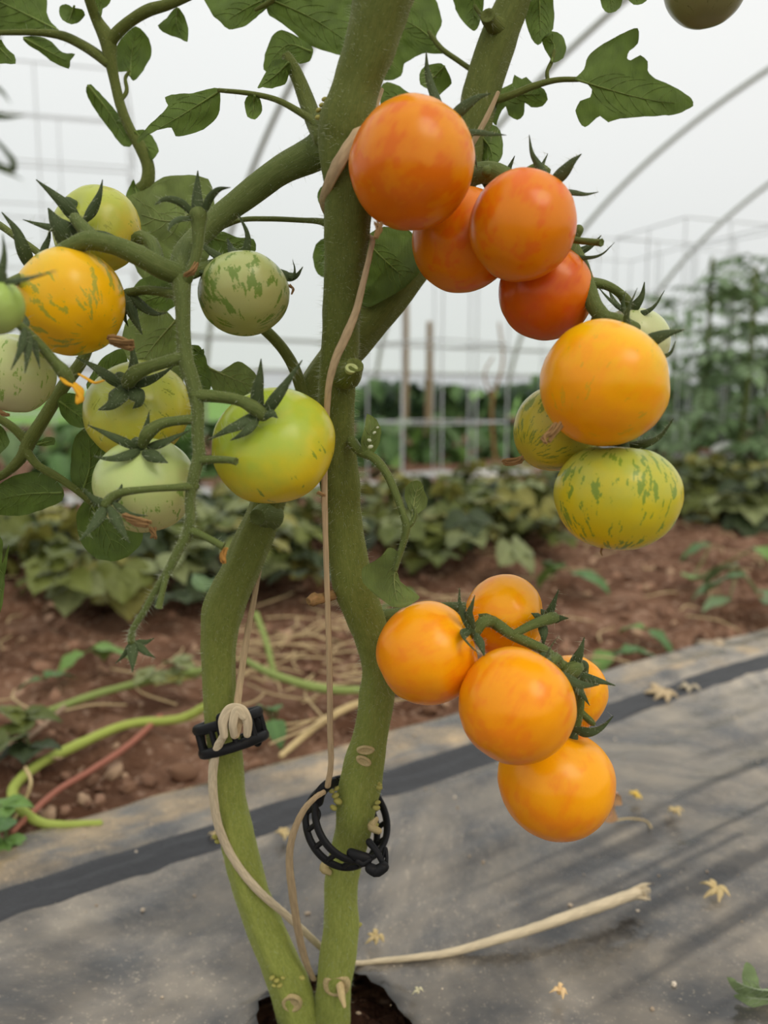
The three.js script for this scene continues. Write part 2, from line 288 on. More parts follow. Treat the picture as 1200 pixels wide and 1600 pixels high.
// ---------------------------------------------------------------- the plastic mulch sheet
const HOLE = onGround(515, 1618), HOLE_K = HOLE.dot(KA), HOLE_C = HOLE.dot(CA), HOLE_R = 0.032;
const mulchY = (k, c) => {
  const run = 0.003 * fbm(k * 1.8, c * 27, 3, 3) * (0.6 + 0.8 * smooth(k, 0.1, 0.5)) + 0.0022 * fbm(k * 3, c * 6, 5, 2) + 0.0007 * fbm(k * 26, c * 30, 8, 2);
  const streak = 0.0018 * Math.pow(Math.max(0, n3(k * 1.4 + 4, c * 34, 11)), 2) * smooth(k, 0.2, 0.5);
  return 0.0035 + run + streak + 0.006 * smooth(c, 0.43, 0.49) * (1 + 0.6 * fbm(k * 9, c * 8, 9, 2)) - 0.02 * smooth(c, 0.515, 0.545);
};
{
  const ks = [], cs = [];
  for (let k = -1.6; k < -0.2; k += 0.04) ks.push(k); for (let k = -0.2; k < 1.0; k += 0.005) ks.push(k); for (let k = 1.0; k <= 4.2; k += 0.03) ks.push(k);
  for (let c = -0.3; c < 0.12; c += 0.03) cs.push(c); for (let c = 0.12; c <= 0.546; c += 0.0045) cs.push(c);
  const dustMap = tex(1024, 1024, (u, v) => {
    const a = tile(u, v, 9, 1, 5), b = tile(u, v, 70, 2, 3), c = tile(u, v, 260, 3, 2), st = tile(u, v * 4 % 1, 30, 4, 2);
    const dust = clamp(0.46 + 0.85 * a + 0.1 * b + 0.08 * st, 0, 1), sp = smooth(c + b * 0.4, 0.42, 0.55);
    return mix3(mix3([0.068, 0.066, 0.066], [0.25, 0.216, 0.176], dust), [0.5, 0.42, 0.32], sp * 0.55);
  });
  const dustRough = tex(512, 512, (u, v) => { const a = 0.30 + 0.2 * tile(u, v, 9, 1, 5) + 0.12 * tile(u, v, 80, 7, 2); return [a, a, a]; }, { srgb: false });
  const dustBump = tex(512, 512, (u, v) => { const a = 0.5 + 0.4 * tile(u, v, 60, 8, 4); return [a, a, a]; }, { srgb: false });
  const g = new THREE.BufferGeometry(), pos = [], uv = [], col = [], idx = [], inHole = [];
  const hr = (k, c) => HOLE_R * (1 + 0.1 * n3(Math.atan2(c - HOLE_C, k - HOLE_K) * 2.2, 1, 1) + 0.05 * n3(Math.atan2(c - HOLE_C, k - HOLE_K) * 9, 4, 1));
  for (const c0 of cs) for (const k0 of ks) {
    let k = k0, c = c0; const r = Math.hypot(k - HOLE_K, c - HOLE_C), R = hr(k, c); let y = mulchY(k, c);
    inHole.push(r < R - 0.004);
    if (r < R && r > R - 0.006) { k = HOLE_K + (k - HOLE_K) * R / r; c = HOLE_C + (c - HOLE_C) * R / r; }
    y += 0.005 * Math.exp(-Math.pow((r - R) / 0.008, 2)) * (0.6 + 0.6 * n3(k * 90, c * 90, 2));
    const p = kc(k, c, y); pos.push(p.x, p.y, p.z); uv.push(k / 0.5, c / 0.5);
    // settled dust: thick on the outer lip, in patches towards the near end, clean black plastic where it folded and where it was burnt open; w also paints in the grazing sky reflection towards the far end
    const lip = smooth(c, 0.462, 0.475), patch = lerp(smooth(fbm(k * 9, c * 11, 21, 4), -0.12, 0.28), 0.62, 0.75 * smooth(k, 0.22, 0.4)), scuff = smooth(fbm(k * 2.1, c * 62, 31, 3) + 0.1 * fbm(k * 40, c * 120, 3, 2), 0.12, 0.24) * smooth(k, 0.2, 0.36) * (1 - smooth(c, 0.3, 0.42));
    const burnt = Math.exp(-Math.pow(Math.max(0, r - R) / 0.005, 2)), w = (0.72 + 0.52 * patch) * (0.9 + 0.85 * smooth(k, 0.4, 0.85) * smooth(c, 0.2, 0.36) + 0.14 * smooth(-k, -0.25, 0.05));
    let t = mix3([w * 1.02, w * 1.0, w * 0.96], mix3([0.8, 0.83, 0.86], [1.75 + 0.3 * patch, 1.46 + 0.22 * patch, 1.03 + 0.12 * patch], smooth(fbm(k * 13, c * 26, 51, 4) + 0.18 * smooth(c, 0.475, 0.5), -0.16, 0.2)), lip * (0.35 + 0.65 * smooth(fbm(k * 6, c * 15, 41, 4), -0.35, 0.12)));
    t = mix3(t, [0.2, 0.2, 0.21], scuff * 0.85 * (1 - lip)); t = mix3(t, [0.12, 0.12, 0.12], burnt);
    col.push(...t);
  }
  const n = ks.length;
  for (let j = 0; j < cs.length - 1; j++) for (let i = 0; i < n - 1; i++) { const a = j * n + i, b = a + n; if (inHole[a] || inHole[b] || inHole[a + 1] || inHole[b + 1]) continue; idx.push(a, a + 1, b, a + 1, b + 1, b); }
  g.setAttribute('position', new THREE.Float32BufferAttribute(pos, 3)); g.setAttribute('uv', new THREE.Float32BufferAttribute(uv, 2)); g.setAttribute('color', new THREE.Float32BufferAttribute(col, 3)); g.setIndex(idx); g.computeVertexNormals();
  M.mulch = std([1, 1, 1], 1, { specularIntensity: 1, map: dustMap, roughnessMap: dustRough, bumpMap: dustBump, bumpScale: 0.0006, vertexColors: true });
  const t = thing('mulch_sheet', kc(0.4, 0.3, 0), 'dusty black plastic mulch sheet covering the planting bed under the tomato plant', 'plastic sheet');
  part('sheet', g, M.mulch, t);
  // the folded band of clean plastic that runs along the sheet
  const fp = [], fi = [], fu = [], L = 420;
  for (let i = 0; i <= L; i++) {
    const k = lerp(-0.6, 2.6, i / L), lo = 0.4385 + 0.0035 * fbm(k * 22, 1, 2, 3) + 0.002 * n3(k * 3, 2, 2), hi = 0.4665 + 0.0015 * fbm(k * 14, 5, 2, 2);
    for (let j = 0; j <= 8; j++) { const f = j / 8, c = lerp(lo, hi, f), y = mulchY(k, c) + 0.0012 * Math.sin(f * Math.PI) + 0.0009 * Math.sin(f * 15 + 2.5 * n3(k * 9, 1, 3)) * Math.sin(f * Math.PI) + 0.0004 + (j === 0 || j === 8 ? -0.0012 : 0) + 0.0006 * n3(k * 60, c * 200, 6) * Math.sin(f * Math.PI); const p = kc(k, c, y); fp.push(p.x, p.y, p.z); fu.push(k / 0.3, c / 0.3); }
  }
  for (let i = 0; i < L; i++) for (let j = 0; j < 8; j++) { const a = i * 9 + j, b = a + 9; fi.push(a, b, a + 1, a + 1, b, b + 1); }
  const fg = new THREE.BufferGeometry(); fg.setAttribute('position', new THREE.Float32BufferAttribute(fp, 3)); fg.setAttribute('uv', new THREE.Float32BufferAttribute(fu, 2)); fg.setIndex(fi); fg.computeVertexNormals();
  part('fold', fg, std([0.03, 0.03, 0.033], 0.45, { specularIntensity: 0.8, bumpMap: dustBump, bumpScale: 0.001 }), t, 'clean dark folded band along the sheet');

  // dark soil in the planting hole
  const sp2 = [], si = [], su = [];
  for (let i = 0; i <= 14; i++) for (let j = 0; j <= 40; j++) { const r = i / 14 * HOLE_R * 1.25, a = j / 40 * 2 * Math.PI, k = HOLE_K + Math.cos(a) * r, c = HOLE_C + Math.sin(a) * r, p = kc(k, c, -0.0115 + 0.006 * fbm(k * 90, c * 90, 3, 3) + 0.006 * (1 - i / 14)); sp2.push(p.x, p.y, p.z); su.push(k / 0.3, c / 0.3); }
  for (let i = 0; i < 14; i++) for (let j = 0; j < 40; j++) { const a = i * 41 + j, b = a + 41; si.push(a, a + 1, b, a + 1, b + 1, b); }
  const sg = new THREE.BufferGeometry(); sg.setAttribute('position', new THREE.Float32BufferAttribute(sp2, 3)); sg.setAttribute('uv', new THREE.Float32BufferAttribute(su, 2)); sg.setIndex(si); sg.computeVertexNormals();
  solo('moist_soil', sg, std([0.28, 0.24, 0.22], 0.95, { map: M.soil.map, bumpMap: M.soil.bumpMap, bumpScale: 0.008 }), 'dark moist soil in the burnt planting hole at the stem base', null, null, 'stuff');
}
// a second, paler sheet on the next bed behind the strawberries
{
  const pos = [], idx = [], uv = [], n = 90;
  for (let i = 0; i <= n; i++) for (let j = 0; j <= 12; j++) { const k = lerp(-3, 9, i / n), c = lerp(1.68, 2.5, j / 12), p = kc(k, c, 0.03 * Math.sin(j / 12 * Math.PI) + 0.006 * fbm(k * 4, c * 14, 3, 3)); pos.push(p.x, p.y, p.z); uv.push(k, c); }
  for (let i = 0; i < n; i++) for (let j = 0; j < 12; j++) { const a = i * 13 + j, b = a + 13; idx.push(a, b, a + 1, a + 1, b, b + 1); }
  const g = new THREE.BufferGeometry(); g.setAttribute('position', new THREE.Float32BufferAttribute(pos, 3)); g.setAttribute('uv', new THREE.Float32BufferAttribute(uv, 2)); g.setIndex(idx); g.computeVertexNormals();
  solo('mulch_sheet', g, std([0.36, 0.355, 0.34], 0.5, { specularIntensity: 1 }), 'pale grey mulch sheet on the farther bed behind the strawberry row', 'plastic sheet');
}

// ---------------------------------------------------------------- the polytunnel
{
  const TW = 5.5, TD = 7.5, TH = 3.35, C0 = TD - TW, K0 = -7, K1 = 17;
  const arc = (a, w = 0) => [C0 + (TW - w) * Math.cos(a), (TH - w) * Math.sin(a)];
  const a0 = Math.asin(0.53 / TH), nA = 72;
  const sheet = (k0, k1, nk, aFrom, aTo, na, w) => {
    const pos = [], idx = [], uv = [];
    for (let i = 0; i <= nk; i++) for (let j = 0; j <= na; j++) { const [c, y] = arc(lerp(aFrom, aTo, j / na), w), k = lerp(k0, k1, i / nk), p = kc(k, c, y); pos.push(p.x, p.y, p.z); uv.push(k, j / 8); }
    for (let i = 0; i < nk; i++) for (let j = 0; j < na; j++) { const a = i * (na + 1) + j, b = a + na + 1; idx.push(a, a + 1, b, a + 1, b + 1, b); }
    const g = new THREE.BufferGeometry(); g.setAttribute('position', new THREE.Float32BufferAttribute(pos, 3)); g.setAttribute('uv', new THREE.Float32BufferAttribute(uv, 2)); g.setIndex(idx); g.computeVertexNormals(); return g;
  };
  solo('tunnel_cover', sheet(K0, K1, 24, a0, Math.PI, nA, 0), M.film, null, null, null, 'structure');
  for (const k of [K0, K1]) { // end walls of the same film
    const sh = new THREE.Shape(); for (let j = 0; j <= 40; j++) { const [c, y] = arc(j / 40 * Math.PI); j ? sh.lineTo(c, y) : sh.moveTo(c, y); }
    const g = new THREE.ShapeGeometry(sh, 12), p = g.attributes.position; for (let i = 0; i < p.count; i++) { const q = kc(k, p.getX(i), p.getY(i)); p.setXYZ(i, q.x, q.y, q.z); } g.computeVertexNormals();
    solo('tunnel_end_wall', g, M.film, null, null, null, 'structure');
  }
  solo('vent_netting', sheet(K0, K1, 12, 0, a0, 4, 0.03), std([0.20, 0.33, 0.27], 0.8, { transparent: true, opacity: 0.3 }), null, null, null, 'structure');
  for (let i = -4; i <= 6; i++) {
    const k = 2.86 + i * 1.93, P3 = []; for (let j = 0; j <= 36; j++) { const [c, y] = arc(j / 36 * Math.PI, 0.035); P3.push(kc(k, c, y)); }
    solo('tunnel_hoop', tube(P3, P3.map(() => 0.021), { sides: 10, steps: 120 }), M.hoop, null, null, null, 'structure');
  }
  for (const h of [0.84, 0.54]) { const [c, y] = arc(Math.asin(h / TH), 0.06), P3 = []; for (let k = K0 + 0.1; k < K1; k += 1.2) P3.push(kc(k, c, y)); solo('side_rail', tube(P3, P3.map(() => 0.018), { sides: 8, steps: 40 }), std([0.42, 0.45, 0.43], 0.6), null, null, null, 'structure'); }
  // rough grass outside the tunnel
  const g = new THREE.PlaneGeometry(60, 24, 60, 24).rotateX(-Math.PI / 2), p = g.attributes.position;
  for (let i = 0; i < p.count; i++) { const q = kc(p.getX(i) + 5, p.getZ(i) + 19.62, 0.02 + 0.12 * fbm(p.getX(i), p.getZ(i), 2, 2) + 0.02 * (p.getZ(i) + 12)); p.setXYZ(i, q.x, q.y, q.z); } g.computeVertexNormals();
  solo('meadow_grass', g, std([0.22, 0.40, 0.07], 0.9, { map: stemMap }), 'bright green grass outside the open tunnel side', null, null, 'stuff');
}

// ---------------------------------------------------------------- leaves and plants of the rows behind
function leaflet(len, wid, { serr = 0, fold = 0.25, droop = 0.3, rip = 0.06, seed = 0, base = 0.42 } = {}) { // lies along +x, upper face +y, from the origin
  const n = 9, m = 6, pos = [], uv = [], idx = [], col = [];
  for (let i = 0; i <= n; i++) for (let j = -m / 2; j <= m / 2; j++) {
    const t = i / n, f = j / (m / 2), prof = Math.pow(Math.sin(Math.PI * Math.pow(clamp(t, 0.002, 0.998), base * 1.6)), 0.8), w = wid / 2 * prof * (1 + serr * (i % 2 ? 1 : -1) * (Math.abs(f) > 0.9 ? 1 : 0)), z = f * w;
    const y = fold * Math.abs(z) - droop * len * t * t + rip * len * n3(t * 3 + seed, f * 2, seed);
    pos.push(t * len * (1 - 0.12 * droop * t), y, z); uv.push(t, f); const c = Math.abs(f) < 0.1 ? 1.25 : 1; col.push(c, c, c);
  }
  for (let i = 0; i < n; i++) for (let j = 0; j < m; j++) { const a = i * (m + 1) + j, b = a + m + 1; idx.push(a, a + 1, b, a + 1, b + 1, b); }
  const g = new THREE.BufferGeometry(); g.setAttribute('position', new THREE.Float32BufferAttribute(pos, 3)); g.setAttribute('uv', new THREE.Float32BufferAttribute(uv, 2)); g.setAttribute('color', new THREE.Float32BufferAttribute(col, 3)); g.setIndex(idx); g.computeVertexNormals(); return g;
}
const leafTone = (c, tr = 0.3) => std(c, 0.55, { specularIntensity: 0.5, vertexColors: true, transmission: tr });
const greens = { berry: [leafTone([0.105, 0.13, 0.026]), leafTone([0.16, 0.185, 0.04]), leafTone([0.25, 0.235, 0.055]), leafTone([0.045, 0.065, 0.022]), leafTone([0.24, 0.27, 0.11])], bean: [leafTone([0.055, 0.11, 0.035]), leafTone([0.09, 0.17, 0.05]), leafTone([0.035, 0.07, 0.03])], tom: [leafTone([0.14, 0.22, 0.09]), leafTone([0.20, 0.29, 0.14])], weed: [leafTone([0.17, 0.30, 0.07]), leafTone([0.10, 0.20, 0.06])] };
const trifoliate = [0, 1, 2].map((s) => join([[0, 1], [1.25, 0.92], [-1.25, 0.92]].map(([a, k]) => leaflet(0.055 * k, 0.05 * k, { serr: 0.06, fold: rr(0.1, 0.35), droop: rr(0.1, 0.4), seed: s * 7 + a, base: 0.5 }).rotateY(a))));
const ovate = [0, 1, 2].map((s) => leaflet(0.085, 0.058, { fold: 0.2, droop: 0.45, seed: s * 3 }));
const pinnate = [0, 1].map((s) => { const l = []; for (let i = 0; i < 3; i++) for (const q of [-1, 1]) l.push(leaflet(0.05 - i * 0.006, 0.028, { droop: 0.5, seed: i + s }).rotateY(q * 1.15).translate(0.03 + i * 0.035, -0.004 * i, 0)); l.push(leaflet(0.055, 0.034, { droop: 0.5, seed: s }).translate(0.13, -0.012, 0)); l.push(tint(tube([V(0, 0, 0), V(0.07, 0.002, 0), V(0.135, -0.012, 0)], [0.0016, 0.0012, 0.0008], { sides: 5 }), [1, 1, 1])); return join(l); });
const petioleGeo = tube([V(0, 0, 0), V(0.02, 0.5, 0), V(0, 1, 0)], [0.016, 0.013, 0.011], { sides: 6, steps: 8 });
const X = V(1, 0, 0), Y = V(0, 1, 0), Z = V(0, 0, 1);
function leafAt(t, geo, mats, p, yaw, tilt, s) { const m = new THREE.Mesh(geo, mats[Math.floor(rand() * mats.length)]); m.name = 'leaf'; m.position.copy(p); m.rotation.set(0, yaw, tilt, 'YXZ'); m.scale.setScalar(s); m.castShadow = m.receiveShadow = true; t.add(m); return m; }
function stalkAt(t, p, q, mat, name = 'leaf_stalk', thick = 1) { const m = new THREE.Mesh(petioleGeo, mat), d = q.clone().sub(p), L = d.length(); m.name = name; m.position.copy(p); m.quaternion.setFromUnitVectors(Y, d.normalize()); m.scale.set(thick * 0.1, L, thick * 0.1); m.castShadow = true; t.add(m); }
function strawberry() {
  const t = thing('strawberry_plant', V(0, 0, 0));
  for (let i = 0; i < 44; i++) { const yaw = rr(0, 6.28), out = rr(0.015, 0.15), h = rr(0.02, 0.128) * (1.05 - out * 2.2), p = V(Math.cos(yaw) * out, h, -Math.sin(yaw) * out); leafAt(t, trifoliate[i % 3], greens.berry, p, yaw, rr(-1.0, 0.35), rr(0.6, 1.05)); if (out < 0.1) stalkAt(t, V(0, 0, 0), p, M.stemYoung, 'leaf_stalk', 1.0); }
  return t;
}
const berries = [strawberry(), strawberry(), strawberry()], usedBerry = [0, 0, 0];
for (let r = 0; r < 3; r++) for (let i = 0; i < (r ? 15 : 8); i++) {
  const v = (i + r) % 3, k = -0.75 + i * 0.25 + r * 0.11 + rr(-0.04, 0.04), c = 0.985 + r * 0.235 + (r === 0 ? i * 0.012 : 0) + rr(-0.03, 0.03), pos = kc(k, c, 0.018), s = rr(0.85, 1.05) * (k > 1.4 ? 0.8 : 1);
  const o = usedBerry[v]++ ? copyOf(berries[v], pos, rr(0, 6.28), s) : berries[v];
  if (o === berries[v]) { o.position.copy(pos); o.scale.setScalar(s); }
  info(o, 'low bushy strawberry plant in the blurred row behind the bare soil', 'strawberry plant', 'strawberry plants in the row behind the soil');
}
function bean(dense, mats, hgt, wid, n) {
  const t = thing('bean_plant', V(0, 0, 0)); const top = [];
  for (let i = 0; i < 4; i++) { const q = V(rr(-wid, wid) * 0.5, hgt * rr(0.7, 0.95), rr(-wid, wid) * 0.5); stalkAt(t, V(0, 0, 0), q, M.stemYoung, 'stem', 3); }
  for (let i = 0; i < n; i++) { const p = V(rr(-wid, wid), hgt * (0.05 + 0.95 * Math.pow(rand(), 0.8)), rr(-wid, wid)); leafAt(t, ovate[i % 3], mats, p, rr(0, 6.28), rr(-1.0, 0.0), rr(0.8, 1.5)); }
  return t;
}
const beans = [bean(1, greens.bean, 0.38, 0.17, 72), bean(1, greens.bean, 0.36, 0.17, 72)], lows = [bean(1, [...greens.weed, greens.bean[1], greens.tom[0]], 0.2, 0.15, 50)];
lows[0].name = numbered('leafy_plant');
for (let i = 0; i < 15; i++) {
  const pos = kc((i < 5 ? -1.25 + i * 0.33 : 1.95 + (i - 5) * 0.29) + rr(-0.05, 0.05), 3.02 + rr(-0.06, 0.06), 0), s = rr(0.9, 1.08);
  const o = i > 1 ? copyOf(beans[i % 2], pos, rr(0, 6.28), s) : beans[i]; if (i < 2) o.position.copy(pos);
  info(o, 'dark green bushy bean plant in the far hedge-like row', 'bean plant', 'bean plants in the dark far row');
}
for (let i = 0; i < 11; i++) {
  const pos = kc(0.2 + i * 0.34, 2.52 + rr(-0.05, 0.05), 0); const o = i ? copyOf(lows[0], pos, rr(0, 6.28), rr(0.8, 1.1)) : lows[0]; if (!i) o.position.copy(pos);
  info(o, 'knee-low leafy plant between the wire cage and the dark hedge row', 'leafy plant', 'low leafy plants before the dark row');
}
// tall young tomato plants tied up behind the cages
function tallTomato(hgt, n) {
  const t = thing('tall_tomato_plant', V(0, 0, 0));
  stalkAt(t, V(0, 0, 0), V(0.02, hgt, 0.01), M.stemYoung, 'stem', 6);
  for (let i = 0; i < n; i++) { const h = hgt * (0.08 + 0.95 * (i / n)), yaw = i * 2.4 + rr(-0.3, 0.3), p = V(0.02 * h, h, 0); leafAt(t, pinnate[i % 2], greens.tom, p, yaw, rr(-0.5, 0.5), rr(1.0, 1.7) * (1 - 0.3 * i / n)); leafAt(t, pinnate[(i + 1) % 2], greens.tom, p.clone().add(V(Math.cos(yaw) * 0.13, rr(-0.04, 0.04), -Math.sin(yaw) * 0.13)), yaw + rr(-0.9, 0.9), rr(-0.5, 0.4), rr(0.8, 1.2)); }
  return t;
}
const talls = [tallTomato(0.72, 17), tallTomato(0.66, 15)];
[[1085, 2.7, 1.0], [1150, 2.5, 1.06], [1215, 2.6, 0.98], [1050, 3.3, 0.95], [1125, 3.4, 1.05], [1185, 3.2, 1.1], [1245, 3.0, 1.05]].forEach(([x, d, s], i) => {
  const g = at(x, 700, d), pos = V(g.x, 0, g.z), o = i > 1 ? copyOf(talls[i % 2], pos, i * 1.3, s) : talls[i]; if (i < 2) o.position.copy(pos);
  info(o, 'tall staked young tomato plant, pale and blurred, beside the wire cages', 'tomato plant', 'tall blurred tomato plants by the cages');
});
[[1085, 765], [1125, 772], [1170, 770], [1210, 780], [1150, 795]].forEach(([x, y], i) => {
  const pos = onGround(x, y + 25), o = copyOf(berries[i % 3], pos, i * 1.7, 1.1);
  o.userData = {}; info(o, 'low bushy strawberry plant under the tall blurred tomato plants', 'strawberry plant', 'strawberry plants below the tall tomatoes');
});

// welded-wire plant cages: square, standing on the ground
function cage(x, y, side, hgt, turn, rings, label, r = 0.0021) {
  const b = onGround(x, y), t = thing('wire_cage', b, label, 'plant cage', undefined), rod = new THREE.CylinderGeometry(r, r, 1, 6), q = side / 2;
  t.rotation.y = turn;
  const bar = (name, a, c) => { const m = new THREE.Mesh(rod, M.galv), d = c.clone().sub(a); m.name = name; m.position.copy(a).add(c).multiplyScalar(0.5); m.scale.y = d.length() + r; m.quaternion.setFromUnitVectors(Y, d.normalize()); m.castShadow = true; t.add(m); };
  for (const [i, j] of [[-1, -1], [0, -1], [1, -1], [1, 0], [1, 1], [0, 1], [-1, 1], [-1, 0]]) bar('upright', V(i * q, 0, j * q), V(i * q, hgt, j * q));
  for (let k = 0; k < rings; k++) { const h = hgt * (k + 1) / rings, co = [[-q, -q], [q, -q], [q, q], [-q, q]]; for (let e = 0; e < 4; e++) bar('crosswire', V(co[e][0], h, co[e][1]), V(co[(e + 1) % 4][0], h, co[(e + 1) % 4][1])); }
  return t;
}
cage(682, 778, 0.27, 0.63, 0.78, 3, 'galvanised wire plant cage in front of the dark hedge row');
cage(1062, 742, 0.36, 0.84, 0.35, 4, 'tall wire cage around the tall blurred tomato plants, nearest of the three there');
cage(1185, 722, 0.45, 0.9, 0.5, 4, 'tall wire cage whose corner crosses the tall blurred tomato plants at the picture edge');
cage(950, 725, 0.42, 0.86, 0.3, 4, 'wire cage half hidden by the green striped tomato, beside the tall plants');
cage(105, 712, 0.7, 1.62, 0.25, 8, 'very tall wire cage glimpsed above the yellow striped tomato', 0.003);
// stakes among the beans
for (const [x, y, top, d, label] of [[634, 0, 455, 3.1, 'taller of two brown wooden stakes above the dark row'], [671, 0, 506, 3.2, 'shorter of two brown wooden stakes above the dark row']]) {
  const p = at(x, top, d), g = V(p.x, 0, p.z), o = thing('wooden_stake', g, label, 'stake');
  const s = tube([V(g.x - 0.01, -0.05, g.z), V(g.x, p.y * 0.5, g.z), p], [0.015, 0.014, 0.012], { lumps: 0.08, sides: 9 }); part('pole', s, M.wood, o);
}
{ const p = at(780, 505, 2.9), g = V(p.x, 0, p.z); solo('dried_vine', join([tube([g, V(g.x - 0.02, 0.25, g.z), V(g.x + 0.015, 0.4, g.z), p], [0.006, 0.006, 0.005, 0.004], { sides: 6 }), tube([V(g.x - 0.02, 0.27, g.z), V(g.x - 0.05, 0.36, g.z), V(g.x - 0.02, 0.42, g.z)], [0.004, 0.004, 0.003], { sides: 6 })]), M.dry, 'thin brown dried vine climbing the corner of the wire cage', 'vine'); }
{ // white plastic marker with a broad cap, and a white cup
  const b = onGround(1143, 758), t = thing('plant_marker', b, 'white plastic plant marker with a broad cap below the tall tomato plants', 'plant marker'), k = 2.3 / F;
  part('post', tube([b, V(b.x + 0.002, 0.06, b.z), V(b.x - 0.016, 0.105, b.z)], [0.009, 0.009, 0.01], { sides: 10 }), M.white, t);
  part('cap', tube([V(b.x - 0.06, 0.112, b.z), V(b.x - 0.02, 0.12, b.z + 0.004), V(b.x + 0.01, 0.105, b.z)], [0.012, 0.02, 0.012], { sides: 12 }), M.white, t);
  const c = onGround(757, 758), u = thing('plastic_cup', c, 'small white plastic cup lying beside the wire cage', 'cup');
  const lathe = new THREE.LatheGeometry([[0.001, 0], [0.022, 0], [0.028, 0.07], [0.031, 0.072], [0.029, 0.07], [0.021, 0.003], [0.001, 0.003]].map((p) => new THREE.Vector2(...p)), 20);
  lathe.rotateZ(1.35).translate(c.x + 0.035, 0.03, c.z); part('cup_wall', lathe, M.white, u);
}
// ---------------------------------------------------------------- weeds and runners on the bare soil
const groundTube = (pts, h = 0.008) => pts.map(([x, y, w, hh]) => { const p = onGround(x, y, hh ?? h), d = (EYE - (hh ?? h)) / (sp - (800 - y) / F * cp); return [p, w * d / F]; });
const runner = (pts, mat, label, cat) => { const q = groundTube(pts); return solo('plant_runner', tube(q.map((a) => a[0]), q.map((a) => a[1]), { lumps: 0.08 }), mat, label, cat ?? 'runner'); };
const lime = std([0.36, 0.42, 0.09], 0.6), limeDark = std([0.24, 0.30, 0.09], 0.6), pinkStem = std([0.36, 0.14, 0.095], 0.7);
runner([[330, 1098, 7, 0.03], [285, 1122, 7, 0.015], [200, 1132, 7], [130, 1160, 8], [60, 1195, 8], [25, 1225, 8], [20, 1245, 8], [45, 1275, 8], [75, 1288, 7], [155, 1287, 6]], lime, 'lime green trailing stem that bends back at the edge of the plastic sheet');
runner([[330, 1045, 6, 0.04], [240, 1062, 6, 0.02], [150, 1085, 6], [80, 1110, 6], [40, 1125, 5]], limeDark, 'upper pale green trailing stem lying across the brown soil');
runner([[250, 1120, 5], [200, 1165, 5], [140, 1205, 5], [90, 1235, 5], [40, 1280, 5], [20, 1300, 4]], pinkStem, 'reddish pink runner lying on the brown soil');
runner([[100, 1105, 4], [60, 1140, 4], [20, 1170, 4], [-20, 1190, 4]], std([0.32, 0.22, 0.15], 0.8), 'thin brownish runner beside the lime green stem');
runner([[40, 1200, 3, 0.02], [48, 1225, 3, 0.02], [38, 1255, 3], [15, 1290, 3]], M.dryPale, 'thin dry stalk crossing the bend of the lime green stem', 'stalk');
runner([[380, 1030, 5, 0.03], [430, 1055, 6, 0.03], [500, 1075, 7, 0.02], [560, 1078, 6, 0.02], [640, 1060, 5]], limeDark, 'yellowish green stem on the soil behind the two main stems');
runner([[440, 1180, 5], [500, 1130, 6], [545, 1105, 6], [600, 1085, 5]], M.dryPale, 'dry straw coloured stalk leaning on the soil behind the main stems', 'stalk');
runner([[400, 960, 5, 0.06], [415, 1000, 5, 0.04], [425, 1040, 5, 0.02], [430, 1062, 5]], limeDark, 'thin upright green stalk behind the second stem', 'stalk');
function weed(name, spots, mats, label, cat, geo = trifoliate) {
  const c = onGround(spots[0][0], spots[0][1], 0), t = thing(name, c, label, cat);
  for (const [x, y, h, s, yaw, tilt] of spots) { const p = onGround(x, y, h).sub(c); leafAt(t, geo[Math.floor(rand() * geo.length)], mats, p, yaw ?? rr(0, 6.28), tilt ?? rr(-0.3, 0.2), s); stalkAt(t, V(0, 0, 0), p, M.stemYoung, 'leaf_stalk', 1); }
  return t;
}
weed('weed', [[145, 1012, 0.03, 0.5, 0.3], [165, 1018, 0.02, 0.4, 2], [130, 1020, 0.02, 0.4, 4]], greens.weed, 'small bright green weed on bare soil under the end of the left fruit stalk', 'weed', ovate);
weed('weed', [[258, 1055, 0.03, 0.5, 0.5], [280, 1062, 0.03, 0.45, 2], [240, 1050, 0.03, 0.4, 4], [275, 1035, 0.04, 0.4, 1]], greens.berry, 'dusky green seedling leaning over the upper trailing stem', 'weed');
weed('weed', [[25, 1125, 0.03, 0.6, 0.3], [10, 1160, 0.03, 0.6, 3], [45, 1165, 0.02, 0.5, 5], [0, 1110, 0.04, 0.5, 1]], greens.berry, 'dull green leafy seedling at the picture edge inside the stem bend', 'weed');
weed('weed', [[2, 1260, 0.02, 0.35, 0.3], [-5, 1300, 0.02, 0.4, 3], [8, 1312, 0.01, 0.3, 5]], greens.weed, 'green weed at the edge of the plastic sheet near the stem bend', 'weed');
weed('weed', [[70, 1058, 0.012, 0.4, 1], [62, 1062, 0.01, 0.3, 3]], greens.weed, 'tiny yellow green seedling on the soil', 'weed', ovate);
weed('weed', [[975, 1020, 0.012, 0.5, 0.3], [1000, 1016, 0.012, 0.45, 2.6], [950, 1018, 0.01, 0.4, 4]], greens.weed, 'flat green weed on the soil at the sheet edge behind the lower tomatoes', 'weed', ovate);
weed('weed', [[1012, 985, 0.012, 0.45, 5.6], [1005, 982, 0.015, 0.4, 2.2]], greens.weed, 'small green weed on the soil just above the sheet edge', 'weed', ovate);
weed('weed', [[880, 885, 0.04, 0.7, 2.2], [895, 895, 0.03, 0.7, 5.5], [865, 880, 0.04, 0.6, 1.4]], greens.weed, 'green weed on the soil below the striped green tomato', 'weed', ovate);
weed('weed', [[1150, 885, 0.05, 0.7, 2.1], [1165, 900, 0.05, 0.7, 2.4], [1185, 925, 0.04, 0.75, 5.6], [1140, 935, 0.02, 0.5, 3.4], [1195, 945, 0.02, 0.6, 0.4], [1120, 915, 0.02, 0.45, 3]], [...greens.tom, greens.weed[1]], 'grey green weed with long leaves on the soil by the picture edge', 'weed', ovate);
